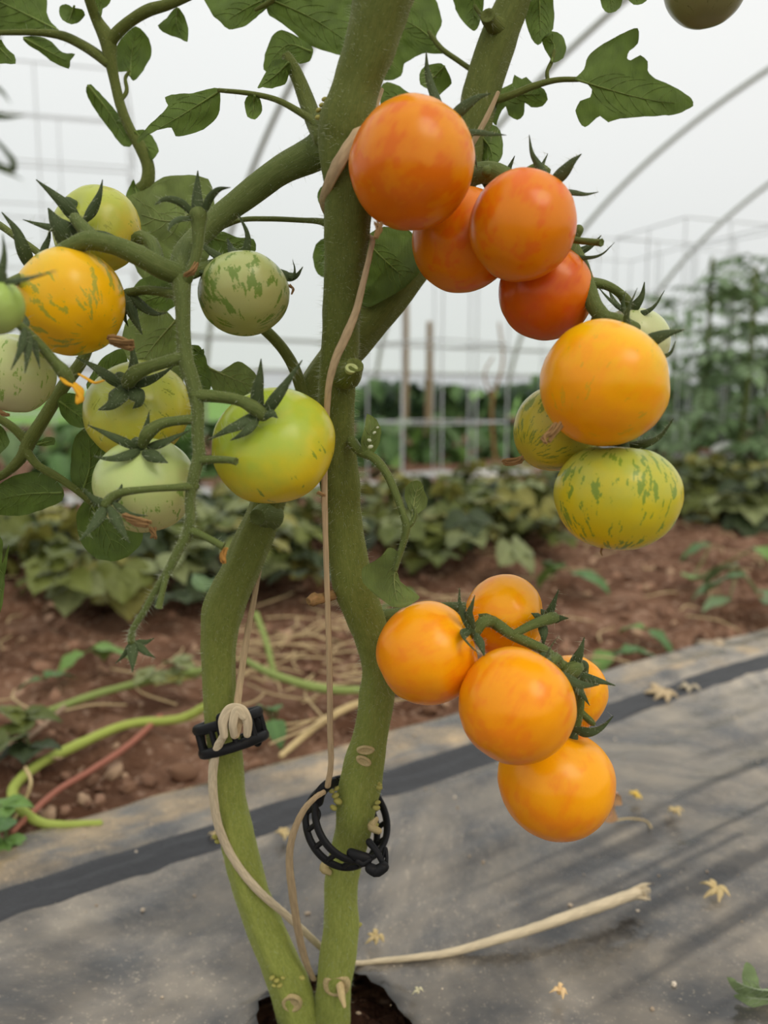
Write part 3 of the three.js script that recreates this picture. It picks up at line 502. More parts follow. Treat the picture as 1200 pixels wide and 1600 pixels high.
weed('weed', [[425, 1125, 0.02, 0.3, 5.2], [432, 1110, 0.02, 0.25, 2], [405, 1105, 0.02, 0.25, 1]], greens.weed, 'bright green weed on the soil behind the clip on the second stem', 'weed', ovate);
weed('weed', [[330, 940, 0.1, 0.3, 0.6, 0.8], [320, 925, 0.11, 0.3, 2.2, 0.9], [335, 925, 0.11, 0.3, 1, 1]], greens.tom, 'thin pale seedling rising close to the second stem', 'weed', ovate);
weed('weed', [[600, 1000, 0.03, 0.6, 1], [650, 930, 0.05, 0.7, 3], [690, 985, 0.03, 0.6, 5]], greens.weed, 'green weed on the soil behind the lower orange tomatoes', 'weed', ovate);
weed('weed', [[1080, 905, 0.02, 0.6, 1], [1110, 850, 0.03, 0.7, 3], [1180, 855, 0.03, 0.6, 5]], greens.weed, 'scattered green weed on the reddish soil beneath the far row', 'weed', ovate);

// ---------------------------------------------------------------- the tomato plant
const stemBase = onGround(510, 1592); stemBase.y = -0.004;
const plant = thing('tomato_plant', stemBase, 'living tomato plant with two thick hairy green stems rising from the hole in the sheet', 'tomato plant');
const hairs = []; hairSink = hairs;
const mainStem = part('main_stem', limb([[518, 1640, 30, .368], [519, 1590, 27, .364], [521, 1550, 26.5, .359], [527, 1500, 27.5, .352], [533, 1450, 27, .345], [532, 1400, 25.5, .338], [538, 1350, 26, .332], [551, 1300, 27.5, .326], [558, 1250, 32, .32], [568, 1200, 32, .316], [579, 1150, 27, .311], [588, 1090, 27, .306], [592, 1050, 27, .303], [583, 1000, 29, .299], [571, 965, 30, .296], [553, 915, 34, .292], [543, 862, 31, .289], [534, 800, 30, .286], [531, 755, 32.5, .283], [526, 700, 30, .28], [525, 650, 29, .277], [527, 600, 29.5, .274], [531, 550, 31, .271], [533, 500, 30, .268], [536, 440, 31, .265], [539, 400, 33, .263], [543, 350, 37, .261], [544, 290, 38, .258], [540, 235, 42, .256], [542, 195, 43, .254], [558, 133, 36.5, .251], [580, 67, 41, .248], [599, 0, 45, .245], [618, -60, 47, .242], [640, -170, 43, .238], [652, -330, 38, .234], [650, -560, 33, .232], [640, -900, 27, .234]],
  { ribs: 0.03, ribN: 4, lumps: 0.045, lumpF: 60, hair: 9, steps: 210, sides: 28, ends: ['', 'cut'], shade: 1 }), M.stemOldLit, plant);
const sideStem = part('side_stem', limb([[488, 1640, 30, .37], [468, 1590, 33, .366], [455, 1545, 31, .361], [436, 1500, 29, .356], [415, 1450, 28, .351], [395, 1400, 26.5, .346], [381, 1350, 27, .342], [370, 1300, 26, .338], [360, 1250, 24, .335], [354, 1190, 25.5, .331], [346, 1130, 25, .328], [342, 1060, 25, .325], [342, 1000, 27, .322], [350, 950, 32, .32], [372, 900, 29, .318], [394, 850, 29, .316], [417, 790, 26, .314], [441, 720, 26, .313], [475, 640, 27, .312], [520, 570, 30, .312], [575, 500, 32, .313], [625, 440, 30, .314], [675, 370, 28, .314], [715, 290, 26, .313], [738, 210, 26, .312], [752, 140, 29, .312], [776, 66, 29, .31], [802, 0, 25, .308], [822, -60, 25, .306], [850, -170, 25, .302], [868, -330, 23, .299], [875, -560, 19, .298], [870, -800, 15, .3]],
  { ribs: 0.065, ribN: 5, lumps: 0.035, lumpF: 60, hair: 6, steps: 210, sides: 26, ends: ['', 'cut'], shade: 1 }), M.stemOldLit, plant, 'paler second stem crossing behind the main stem');
// stumps, bumps and scars of the stems
part('cut_stump', limb([[536, 585, 24, .268], [545, 588, 20, .262], [552, 578, 15, .2565], [555, 570, 14, .2545]], { ends: ['round', 'cut'], hair: 5 }), M.stem, mainStem, 'stub of a cut side shoot');
part('cut_face', limb([[548.5, 577, 10, .2540], [549.5, 575, 10.5, .2533]], { ends: ['round', 'cut'], sides: 18, flat: 0.8 }), M.cut, mainStem, 'pale cut face of the stub');
part('cut_stump', limb([[785, 48, 20, .31], [775, 42, 15, .304], [764, 30, 12, .300], [762, 24, 12, .298]], { ends: ['round', 'cut'], hair: 4 }), M.stem, sideStem, 'stub of a cut side shoot');
part('cut_leaf_stalk', limb([[505, 215, 16, .256], [490, 185, 14, .262], [480, 158, 13, .265], [466, 122, 11, .266], [455, 100, 10, .266], [447, 86, 8, .266]], { ends: ['round', 'cut'], hair: 8, ribs: 0.08 }), M.stem, plant, 'cut leaf stalk standing up from the node');
const bumps = (list, d0) => join(list.map(([x, y, w, d]) => { const p = at(x, y, d ?? d0), r = w * (d ?? d0) / F; return new THREE.IcosahedronGeometry(r, 2).scale(1.25, 0.85, 1).rotateZ(rr(-.6, .6)).translate(p.x, p.y, p.z); }));
part('root_bumps', bumps([[524, 1243, 5], [528, 1252, 6], [521, 1262, 5], [518, 1236, 4], [526, 1232, 4], [590, 1222, 4], [592, 1230, 5], [588, 1262, 5], [590, 1254, 4], [558, 1448, 4, .345], [561, 1445, 4, .345], [586, 1290, 5, .32], [594, 1226, 3]], 0.313), M.root, mainStem, 'yellowish budding root bumps');
part('root_bumps', bumps([[507, 155, 4], [511, 160, 4], [503, 164, 4], [512, 168, 5], [498, 172, 4], [505, 176, 4], [498, 184, 5]], 0.252), M.root, mainStem, 'yellowish bumps at the node');
part('root_bumps', bumps([[425, 1528, 4], [432, 1532, 4], [437, 1540, 4], [428, 1540, 3], [442, 1528, 3], [340, 1315, 4, .335], [336, 1308, 4, .335], [472, 1528, 4]], 0.346), M.root, sideStem, 'pale bumps low on the second stem');
const scarAt = (x, y, rx, ry, d, tilt = 0) => { // a sunken scar: rim and floor
  const g = new THREE.LatheGeometry([[0.001, -0.06], [0.45, -0.1], [0.72, 0.02], [0.9, 0.12], [1.05, 0.02], [1.1, -0.25]].map((p) => new THREE.Vector2(...p)), 22), s = d / F, p = at(x, y, d);
  g.scale(rx * s, rx * s, ry * s).rotateX(Math.PI / 2 + 0.2).rotateZ(tilt).translate(p.x, p.y, p.z); return g;
};
part('pruning_scar', scarAt(571, 1173, 13, 7, .3044), M.scar, mainStem, 'oval pale pruning scar'); part('pruning_scar', scarAt(568, 1190, 12, 7, .3049, -0.5), M.scar, mainStem, 'slanting pale pruning scar');
part('pruning_scar', scarAt(526, 1541, 20, 21, .3476, 0.1), M.scar, mainStem, 'broad hollow pruning scar');
part('scar_floor', new THREE.CircleGeometry(0.0047, 18).rotateX(0.2).translate(...at(526, 1541, .3481).toArray()), M.dry, mainStem, 'dark hollow floor of the broad scar');
part('torn_fibre', limb([[530, 1535, 7, .348], [534, 1556, 6, .3455], [538, 1572, 3, .344]], { lumps: .2 }), M.dryPale, mainStem);
part('pruning_scar', scarAt(456, 1569, 15, 16, .3518), M.scar, sideStem, 'round pale pruning scar');
for (const q of [[[588, 1280, 4, .314], [580, 1291, 7, .313], [592, 1298, 5, .312]], [[510, 1345, 5, .327], [506, 1357, 8, .326], [514, 1363, 5, .326]], [[530, 1380, 6, .333], [538, 1384, 6, .333], [534, 1392, 4, .333]]]) part('torn_bark', limb(q, { lumps: .3 }), M.scar, mainStem, 'small torn tan scar');
part('cut_stump', limb([[420, 806, 24, .313], [410, 804, 17, .306], [402, 808, 13, .302]], { ends: ['round', 'cut'], hair: 4 }), M.stemYoung, sideStem, 'round stub of a removed side shoot');
part('dead_stub', limb([[520, 930, 8, .289], [503, 935, 8, .284], [488, 937, 10, .281], [482, 940, 7, .28]], { lumps: 0.3, lumpF: 300, ends: ['round', 'cut'] }), M.dry, mainStem, 'brown dried stub');

const scraps = (list) => join(list.flatMap((q) => [0, 1, 2, 3, 4].map((i) => { const a = i * 1.26; return limb(q.map(([x, y, w, d], j) => { const tw = a + j * 0.9 + rr(-.4, .4); return [x + Math.cos(tw) * w * 0.75, y + Math.sin(tw) * w * 0.6, w * rr(.3, .5), d + Math.sin(tw) * w * 0.5 * d / F]; }), { lumps: 0.25, lumpF: 600, sides: 6 }); })));
// trusses: rachis with pedicels, stumps and empty calyces
const truss = (pts, o = {}) => part('fruit_truss', limb(pts, { hair: 9, hairLen: 0.8, lumps: 0.05, ...o }), M.stemYoung, plant);
const ped = (parent, pts, o = {}, name = 'pedicel') => part(name, limb(pts, { hair: 9, hairLen: 0.7, lumps: 0.05, ...o }), M.stemYoung, parent);
const sepalGeo = (pts, w, toward) => { // [[x, y, d] ...] base to tip, w = half-width px at its widest
  const c = new THREE.CatmullRomCurve3(pts.map((p) => V(p[0], p[1], p[2]))), q = [], ws = [0.62, 0.9, 1, 0.92, 0.78, 0.6, 0.42, 0.24, 0.08];
  ws.forEach((k, i) => { const p = c.getPoint(i / (ws.length - 1)); q.push([p.x, p.y, w * k, p.z]); });
  return limb(q, { flat: 0.26, facing: toward ?? camDir(0.1, 0.25, 0.95), sides: 12, steps: 22, bow: 0.25, lumps: 0.06, hair: 10, hairLen: 1.0, ends: ['round', 'round'] });
};
const empty = (parent, list, label) => part('empty_calyx', join(list.map(([p, w]) => sepalGeo(p, w))), M.calyx, parent, label);

const T1 = truss([[700, 300, 16, .305], [735, 275, 17, .285], [775, 272, 17, .272], [815, 300, 17, .272], [855, 345, 17, .271], [888, 385, 15, .268], [905, 418, 16, .265], [918, 452, 14, .263], [930, 480, 13, .261], [945, 496, 12, .26], [970, 502, 10, .258], [992, 512, 9, .257]], { steps: 60 });
ped(T1, [[915, 440, 9, .264], [945, 445, 7.5, .266], [968, 458, 8, .27], [978, 470, 9, .273], [981, 486, 8, .276]]);
ped(T1, [[880, 372, 6, .262], [905, 376, 5, .259], [935, 379, 5.5, .256], [940, 379, 6.5, .255]], { ends: ['round', 'cut'] }, 'pedicel_stub');
ped(T1, [[890, 385, 10, .268], [898, 368, 10, .266], [903, 360, 9, .265]]);
ped(T1, [[728, 262, 8, .27], [720, 225, 8, .262], [705, 195, 9, .257]]);
ped(T1, [[760, 268, 9, .27], [778, 268, 9, .274], [790, 282, 9, .28], [780, 300, 8, .286]]);
ped(T1, [[800, 285, 9, .268], [840, 262, 8, .264], [852, 268, 9, .26]]);
ped(T1, [[968, 515, 8, .26], [990, 580, 8, .27], [1000, 650, 8, .272], [985, 690, 9, .265]]);
ped(T1, [[935, 490, 8, .263], [915, 540, 7, .28], [890, 590, 7, .288], [875, 610, 7, .288]]);
ped(T1, [[870, 372, 9, .27], [885, 388, 9, .275], [890, 400, 9, .28]]);

const T2 = truss([[590, 965, 13, .30], [650, 958, 11, .304], [700, 950, 10, .298], [740, 955, 10, .278], [775, 975, 9.5, .266], [800, 992, 8.5, .262], [825, 1004, 8, .2605], [850, 1016, 8, .2605], [872, 1036, 9, .262], [890, 1052, 11, .265], [903, 1075, 9, .266], [905, 1105, 8, .268], [900, 1135, 7.5, .27]], { steps: 64 });
ped(T2, [[772, 972, 9, .266], [755, 972, 10, .262], [742, 988, 10, .262]]);
ped(T2, [[805, 990, 7, .2615], [832, 976, 8, .2625], [858, 967, 10, .266], [866, 965, 9, .268]]);
ped(T2, [[872, 1034, 9, .264], [868, 1028, 9, .258], [862, 1032, 9, .254]]);
ped(T2, [[885, 1048, 12, .262], [895, 1046, 13, .262], [902, 1042, 11, .268]]);
ped(T2, [[905, 1110, 6, .268], [918, 1122, 6, .27], [926, 1130, 5, .272]]);
part('flower_bud', bumps([[802, 988, 3.5], [809, 993, 4], [797, 984, 2.5]], 0.263), M.root, T2, 'tiny pale aborted buds');

const T3 = truss([[520, 225, 36, .262], [495, 238, 27, .266], [470, 250, 24, .267], [430, 272, 21, .269], [385, 306, 20, .271], [345, 337, 18, .271], [312, 368, 18, .268], [290, 398, 19, .262], [283, 425, 18, .256], [284, 450, 14, .252], [286, 490, 11.5, .25], [287, 530, 11, .249], [291, 565, 12, .248], [303, 605, 12, .247], [309, 640, 10, .246], [309, 680, 9.5, .245], [311, 710, 9.5, .244], [303, 745, 9.5, .243], [297, 780, 8, .243], [297, 815, 8, .242], [292, 835, 8.5, .242], [278, 862, 7.5, .241], [264, 890, 7, .24], [250, 912, 6, .24], [225, 955, 5.5, .239], [207, 985, 5, .238], [205, 1002, 6, .238]], { steps: 150 });
ped(T3, [[285, 432, 17, .255], [255, 420, 17, .25], [215, 398, 16, .246], [175, 382, 15, .244], [140, 376, 15, .243], [112, 385, 13, .244], [85, 400, 11, .246], [62, 412, 10, .247]]);
ped(T3, [[150, 376, 13, .243], [132, 358, 11, .245], [118, 342, 10, .248]]);
ped(T3, [[288, 442, 9, .252], [300, 420, 8, .25], [308, 390, 8.5, .25], [310, 355, 11, .25], [310, 338, 15, .25]]);
ped(T3, [[300, 425, 11, .256], [330, 415, 9, .262], [350, 408, 9, .264]]);
ped(T3, [[284, 462, 10, .251], [255, 456, 7.5, .256], [220, 454, 7, .262], [198, 460, 9, .266]]);
ped(T3, [[288, 558, 11, .248], [262, 565, 10, .248], [230, 575, 10.5, .249], [208, 586, 13, .251], [200, 598, 11, .254]]);
ped(T3, [[305, 618, 10, .246], [340, 620, 9.5, .245], [375, 626, 9.5, .243], [395, 636, 12, .242], [410, 648, 11, .243]]);
ped(T3, [[308, 655, 8, .246], [280, 657, 7.5, .245], [250, 663, 8.5, .245], [230, 678, 11, .246], [223, 692, 9, .248]]);
ped(T3, [[309, 720, 8, .244], [335, 718, 6, .241], [360, 719, 5.5, .239], [369, 721, 6.5, .238]], { ends: ['round', 'cut'] }, 'pedicel_stub');
ped(T3, [[304, 760, 7.5, .243], [270, 762, 5.5, .2395], [225, 765, 5.5, .238], [190, 770, 6.5, .2385], [174, 778, 8, .2395], [165, 788, 9, .24]]);
ped(T3, [[296, 828, 7.5, .242], [320, 838, 6, .24], [345, 852, 6.5, .238], [349, 854, 7.5, .238]], { ends: ['round', 'cut'] }, 'pedicel_stub');
ped(T3, [[263, 890, 6, .24], [256, 915, 5, .239], [249, 945, 5.5, .238], [248, 950, 6.5, .238]], { ends: ['round', 'cut'] }, 'pedicel_stub');
ped(T3, [[250, 420, 12, .254], [235, 378, 11, .262], [215, 372, 10, .268], [200, 385, 9, .27]]);
ped(T3, [[100, 395, 9, .25], [60, 420, 8, .25], [20, 440, 8, .235], [-5, 450, 8, .225]]);
empty(T3, [[[[310, 342, .25], [308, 305, .249], [309, 267, .248]], 10], [[[302, 334, .25], [283, 316, .247], [258, 311, .243], [242, 320, .24]], 7], [[[318, 332, .25], [327, 310, .247], [342, 296, .243], [360, 293, .24]], 7], [[[300, 340, .25], [280, 342, .245], [268, 350, .242], [263, 362, .24]], 6]], 'open calyx without a fruit, sepals curling');
empty(T3, [[[[198, 462, .264], [208, 492, .262], [222, 522, .26]], 10], [[[205, 460, .264], [225, 480, .262], [245, 490, .26], [262, 488, .258]], 8], [[[195, 466, .265], [192, 490, .268], [200, 510, .27]], 8]], 'hanging dark calyx without a fruit');
empty(T3, [[[[164, 788, .24], [148, 780, .238], [128, 762, .236]], 8], [[[162, 793, .239], [148, 818, .236], [124, 845, .233]], 10], [[[172, 795, .238], [187, 822, .235], [202, 848, .233]], 9], [[[178, 786, .239], [200, 802, .237], [231, 806, .236]], 6], [[[182, 782, .241], [187, 768, .243], [191, 755, .244]], 6]], 'star shaped calyx without a fruit');
empty(T3, [[[[208, 1004, .238], [207, 1026, .236], [207, 1050, .234]], 9], [[[213, 1004, .238], [228, 1019, .236], [243, 1028, .235]], 6], [[[204, 1006, .238], [195, 1022, .239], [180, 1037, .24]], 5], [[[213, 1003, .239], [228, 1003, .24], [241, 997, .241]], 5]], 'small calyx at the tip of the stalk');
part('dried_flower', scraps([[[195, 806, 5, .237], [213, 812, 6, .234], [232, 816, 5, .233]], [[200, 812, 4, .236], [216, 819, 5, .234], [230, 822, 4, .233]]]), M.dry, T3, 'brown dried flower');
part('dried_flower', scraps([[[352, 858, 4, .24], [348, 868, 5, .24], [349, 878, 4, .24]]]), std([0.4, 0.2, 0.05], 0.8), T3, 'orange brown dried flower scrap');
part('dried_flower', scraps([[[290, 430, 4, .243], [300, 425, 5, .242], [306, 412, 4, .242]]]), M.dry, T3);
// the young truss with a withered flower at the left
const T4 = truss([[-40, 470, 7, .215], [5, 490, 7, .222], [35, 512, 7, .225], [62, 538, 8, .228], [85, 565, 9, .23], [100, 582, 12, .231], [108, 594, 10, .232]]);
empty(T4, [[[[38, 515, .224], [32, 545, .222], [17, 578, .22]], 7], [[[42, 518, .225], [43, 548, .223], [39, 583, .221]], 8], [[[48, 522, .226], [56, 548, .226], [62, 575, .225]], 6], [[[40, 512, .227], [40, 500, .229], [36, 488, .23]], 6]], 'drooping green calyx on the young truss');
part('withered_flower', join([limb([[97, 592, 5, .23], [106, 600, 6, .229], [116, 604, 5, .228], [122, 612, 6, .228], [127, 622, 6, .228], [121, 628, 4, .227]], { flat: .5, lumps: .2 }), limb([[124, 585, 3, .232], [136, 592, 4, .231], [148, 598, 4, .23], [161, 595, 3, .23]], { flat: .5, lumps: .2 }), limb([[118, 600, 4, .23], [125, 610, 7, .229], [123, 625, 6, .228]], { flat: .4 })]), M.petal, T4, 'withered yellow flower');
part('near_truss_tip', join([sepalGeo([[-20, 176, .155], [10, 182, .152], [38, 180, .15]], 7), sepalGeo([[-15, 130, .155], [2, 142, .153], [17, 162, .15]], 4), limb([[-10, 215, 3, .152], [8, 235, 4, .15], [20, 252, 5, .15], [20, 264, 5, .15], [8, 262, 4, .15], [-10, 252, 4, .15]]), sepalGeo([[-10, 258, .15], [14, 270, .149], [36, 281, .148]], 4)]), M.calyx, T4, 'dark blurred sepals close to the lens');

truss([[858, -250, 14, .3], [930, -262, 12, .297], [1010, -232, 10, .297], [1075, -170, 9, .299], [1104, -115, 9, .3], [1104, -82, 8, .3]]);
part('leaf', limb([[850, -170, 9, .302], [890, -130, 7, .301], [930, -70, 5, .3], [940, -45, 4, .3]], { hair: 4 }), M.stem, plant);
// side shoot of the main stem
const shoot = part('side_shoot', limb([[550, 690, 9, .272], [562, 705, 8, .268], [585, 716, 8, .264], [603, 738, 7, .262], [617, 768, 6.5, .261], [628, 798, 6, .26], [635, 822, 7, .26], [631, 845, 6, .261], [624, 868, 5, .262], [618, 890, 4, .263]], { hair: 8, hairLen: .7 }), M.stemYoung, plant, 'curving young side shoot');
ped(shoot, [[635, 824, 5, .26], [645, 815, 4, .26], [649, 802, 3, .26], [645, 792, 2, .26]], {}, 'leaf_stalk');
part('leaflet', blade({ o: [[640, 800], [633, 780], [633, 762], [645, 752], [657, 752], [663, 766], [668, 780], [666, 793], [652, 803], [645, 812]], m: [[644, 808], [648, 780], [655, 753]], d: .2605, veins: 4, fold: .3, seed: 1 }), M.leafPale, shoot);
part('leaflet', blade({ o: [[624, 868], [617, 858], [606, 856], [597, 868], [586, 876], [566, 888], [567, 910], [588, 930], [612, 948], [634, 949], [652, 938], [655, 932], [640, 920], [626, 908], [620, 890]], m: [[622, 872], [616, 905], [622, 948]], d: .263, gx: -.004, fold: .35, veins: 4, seed: 2 }), M.leafPale, shoot);
part('leaf_stub', blade({ o: [[566, 704], [564, 690], [570, 664], [574, 646], [588, 655], [595, 670], [594, 690], [586, 706], [575, 710]], m: [[574, 708], [579, 680], [577, 648]], d: .266, fold: .5, veins: 2, seed: 3, side: -1 }), M.leafPale, plant, 'cropped leaf remnant');
part('leaf_stub', bumps([[577, 688, 3], [579, 698, 3.5], [585, 676, 2.5], [590, 668, 2]], .262), M.hair, plant, 'pale warts on the cropped leaf');

// leaves
const leafOf = (mat, stalk, blades, label, o = {}) => {
  const l = part('leaf', limb(stalk, { hair: 4, hairLen: .7, ...o }), M.stem, plant, label);
  for (const b of blades) part('leaflet', blade(b), b.pale ? M.leafPale : mat, l); return l;
};
const L1 = leafOf(M.leaf, [[130, -40, 9, .31], [140, 0, 8, .315], [152, 32, 9, .32], [168, 62, 13, .322], [172, 90, 10, .323], [180, 130, 8, .325], [190, 170, 8, .326], [205, 205, 8, .327], [222, 234, 10, .328], [232, 262, 10, .329], [229, 288, 11, .33], [216, 306, 12, .332], [240, 350, 12, .334], [300, 400, 12, .33], [345, 440, 12, .326], [372, 470, 11, .324]], [
  { o: [[-70, -30], [40, -60], [72, -10], [73, 20], [80, 36], [91, 47], [60, 52], [20, 53], [-60, 58]], m: [[90, 47], [20, 12], [-50, -20]], d: .33, fold: .15, seed: 4 },
  { o: [[93, 10], [103, 6], [114, 12], [128, 15], [133, 24], [120, 37], [104, 36], [93, 25]], m: [[116, 10], [111, 24], [106, 36]], d: .318, veins: 2, fold: .4, seed: 5 },
  { o: [[138, -25], [172, -15], [172, 5], [161, 14], [158, 25], [152, 15], [142, 2]], m: [[155, -20], [158, 24]], d: .316, veins: 2, seed: 6 },
  { o: [[36, 58], [55, 56], [76, 62], [98, 82], [117, 84], [110, 95], [108, 108], [84, 98], [60, 80], [40, 67]], m: [[38, 60], [75, 80], [110, 98]], d: .326, fold: .8, veins: 3, seed: 7 },
  { o: [[-12, 64], [2, 62], [10, 75], [22, 86], [25, 100], [8, 99], [-12, 97]], m: [[-10, 66], [22, 98]], d: .32, veins: 2, seed: 8 },
  { o: [[182, 72], [194, 54], [211, 41], [226, 50], [235, 66], [236, 86], [224, 110], [208, 127], [198, 112], [181, 112], [180, 92]], m: [[203, 118], [206, 85], [212, 43]], d: .327, fold: .2, seed: 9 },
  { o: [[247, 40], [260, 28], [276, 11], [288, 24], [294, 45], [293, 66], [282, 61], [268, 56], [254, 50]], m: [[278, 14], [276, 38], [290, 64]], d: .32, fold: .5, veins: 3, seed: 10 },
  { o: [[134, 136], [142, 132], [160, 150], [180, 172], [196, 197], [208, 225], [193, 229], [175, 208], [152, 177], [137, 152]], m: [[138, 134], [168, 172], [203, 227]], d: .326, fold: .9, veins: 4, seed: 11 },
  { o: [[208, 206], [224, 202], [238, 213], [248, 236], [238, 250], [224, 240], [212, 225]], m: [[212, 206], [240, 244]], d: .325, fold: .6, veins: 3, seed: 12 },
  { o: [[196, 306], [204, 288], [209, 280], [213, 292], [222, 302], [218, 318], [205, 315]], m: [[216, 308], [208, 284]], d: .326, veins: 2, seed: 13 }], 'dark compound leaf hanging against the white cover');
part('leaf_branch', limb([[170, 68, 10, .322], [184, 50, 9, .32], [205, 32, 8.5, .318], [232, 16, 9, .316], [262, 7, 8, .315], [298, -8, 7, .314]], { hair: 4 }), M.stem, L1);
part('leaf_branch', limb([[168, 98, 8, .323], [150, 84, 8, .324], [128, 70, 7.5, .325], [98, 56, 7, .326], [60, 51, 5, .327], [0, 51, 4, .328]], { hair: 4 }), M.stem, L1);
part('leaf_branch', limb([[190, 156, 3, .325], [198, 142, 3.5, .326], [196, 122, 3, .327], [202, 112, 2.5, .327]]), M.stem, L1);
leafOf(M.leaf, [[440, -30, 7, .31], [425, 0, 5, .312], [400, 15, 3, .314]], [
  { o: [[322, -18], [445, -18], [432, 4], [416, 14], [400, 28], [384, 40], [358, 46], [345, 35], [330, 20]], m: [[435, -10], [390, 10], [348, 36]], d: .315, fold: .25, seed: 14 },
  { o: [[418, 20], [425, -20], [575, -20], [566, 40], [552, 88], [530, 86], [490, 74], [463, 55], [440, 36]], m: [[425, 0], [490, 30], [550, 70]], d: .32, gx: .006, fold: .15, seed: 15 },
  { o: [[412, 108], [414, 85], [424, 58], [440, 47], [470, 60], [490, 76], [484, 96], [468, 100], [450, 95], [430, 103], [420, 113]], m: [[485, 80], [450, 70], [418, 100]], d: .318, seed: 16 }], 'broad dark leaf behind the top of the main stem');
leafOf(M.leaf, [[500, 200, 9, .256], [490, 190, 7, .258], [468, 175, 5.5, .26], [432, 156, 4.5, .262], [390, 146, 3.8, .264], [342, 141, 3.2, .266]], [
  { o: [[214, 218], [236, 192], [254, 176], [262, 165], [257, 152], [275, 147], [302, 145], [335, 137], [344, 142], [343, 172], [334, 190], [312, 205], [286, 212], [274, 213], [268, 200], [246, 203], [228, 214], [216, 224]], m: [[342, 143], [290, 176], [216, 220]], d: .268, fold: .25, gx: .004, seed: 17 },
  { o: [[382, 160], [390, 147], [405, 152], [410, 172], [398, 187], [386, 182]], m: [[398, 150], [394, 185]], d: .262, veins: 2, seed: 18 }], 'small leaf on a thin stalk from the main stem node');
part('leaf_remnant', blade({ o: [[402, 137], [420, 105], [426, 94], [445, 93], [455, 100], [450, 120], [445, 132], [425, 138], [410, 136]], m: [[450, 98], [430, 118], [404, 136]], d: .262, fold: .4, veins: 3, seed: 19 }), M.leaf, plant);
leafOf(M.leaf, [[738, 110, 4, .318], [715, 94, 4, .32], [690, 76, 4, .322], [670, 50, 3, .324]], [
  { o: [[600, -18], [668, -18], [687, 16], [690, 40], [681, 57], [690, 74], [702, 84], [680, 84], [660, 84], [632, 100], [627, 118], [608, 126], [590, 110]], m: [[692, 76], [655, 45], [610, 20]], d: .325, fold: .15, seed: 20 },
  { o: [[594, 138], [605, 128], [625, 135], [648, 154], [620, 162], [596, 168]], m: [[645, 152], [596, 150]], d: .322, veins: 3, seed: 21 },
  { o: [[655, 116], [664, 103], [690, 99], [700, 112], [706, 130], [696, 140], [686, 149], [678, 136], [668, 139], [657, 132]], m: [[694, 104], [676, 122], [664, 134]], d: .32, fold: .5, veins: 3, seed: 22 }], 'dark leaf between the two stems');
leafOf(M.leaf, [[770, 90, 4, .318], [760, 40, 3, .318], [742, 10, 3, .318]], [{ o: [[706, -18], [752, -18], [755, 14], [746, 44], [738, 48], [722, 32], [712, 14]], m: [[742, -15], [738, 46]], d: .318, fold: .4, veins: 3, seed: 23 }], 'narrow leaf left of the upper second stem');
leafOf(M.leaf, [[760, 160, 7, .31], [776, 156, 6.5, .309], [800, 148, 6, .308], [835, 134, 5.5, .307], [870, 125, 4.5, .306], [905, 124, 4, .305]], [
  { o: [[898, 124], [912, 108], [919, 88], [938, 71], [955, 62], [975, 51], [997, 44], [997, 68], [984, 79], [980, 90], [986, 94], [1000, 86], [1012, 96], [1012, 110], [1020, 120], [1045, 132], [1066, 143], [1080, 154], [1083, 165], [1066, 175], [1045, 180], [1000, 183], [965, 186], [950, 191], [938, 181], [926, 190], [914, 199], [905, 190], [899, 173], [906, 158], [922, 152], [925, 140], [915, 130]], m: [[903, 125], [945, 138], [1010, 155], [1080, 164]], d: .306, gx: .003, fold: .15, veins: 6, seed: 24 },
  { o: [[772, 152], [785, 138], [800, 130], [804, 117], [815, 123], [822, 120], [832, 130], [850, 139], [856, 155], [847, 166], [830, 168], [820, 161], [818, 180], [808, 188], [795, 180], [790, 166], [780, 180], [776, 196], [770, 190], [775, 170]], m: [[772, 155], [815, 148], [852, 148]], d: .31, fold: .2, veins: 4, seed: 25 },
  { o: [[846, 62], [862, 49], [878, 55], [885, 74], [880, 91], [866, 98], [855, 84]], m: [[862, 96], [866, 72], [856, 55]], d: .306, fold: .4, veins: 3, seed: 26 },
  { o: [[822, -18], [860, -18], [866, 20], [864, 45], [850, 62], [840, 71], [830, 60], [820, 25]], m: [[842, -15], [845, 66]], d: .308, fold: .2, seed: 27 }], 'large lobed leaf hanging over the white cover beside the orange tomatoes');
part('leaf_branch', limb([[856, 126, 3, .307], [855, 112, 3.5, .307], [862, 96, 3.5, .307], [866, 80, 3, .307]]), M.stem, plant);
leafOf(M.leaf, [[935, -50, 4, .3], [950, -20, 3, .3]], [
  { o: [[936, -20], [974, -20], [969, 13], [955, 20], [945, 18], [938, 2]], m: [[955, -18], [955, 18]], d: .3, veins: 2, seed: 28 }, { o: [[974, -20], [1014, -20], [1010, 2], [996, 8], [985, 4]], m: [[994, -18], [996, 6]], d: .3, veins: 2, seed: 29 }], 'leaf tips at the upper picture edge');
part('leaf', blade({ o: [[735, 240], [742, 215], [750, 203], [768, 194], [782, 204], [786, 225], [784, 246], [770, 260], [755, 252]], m: [[745, 205], [765, 230], [772, 258]], d: .306, fold: .7, veins: 3, seed: 30, pale: 1 }), M.leaf, plant, 'folded leaf under the second stem');
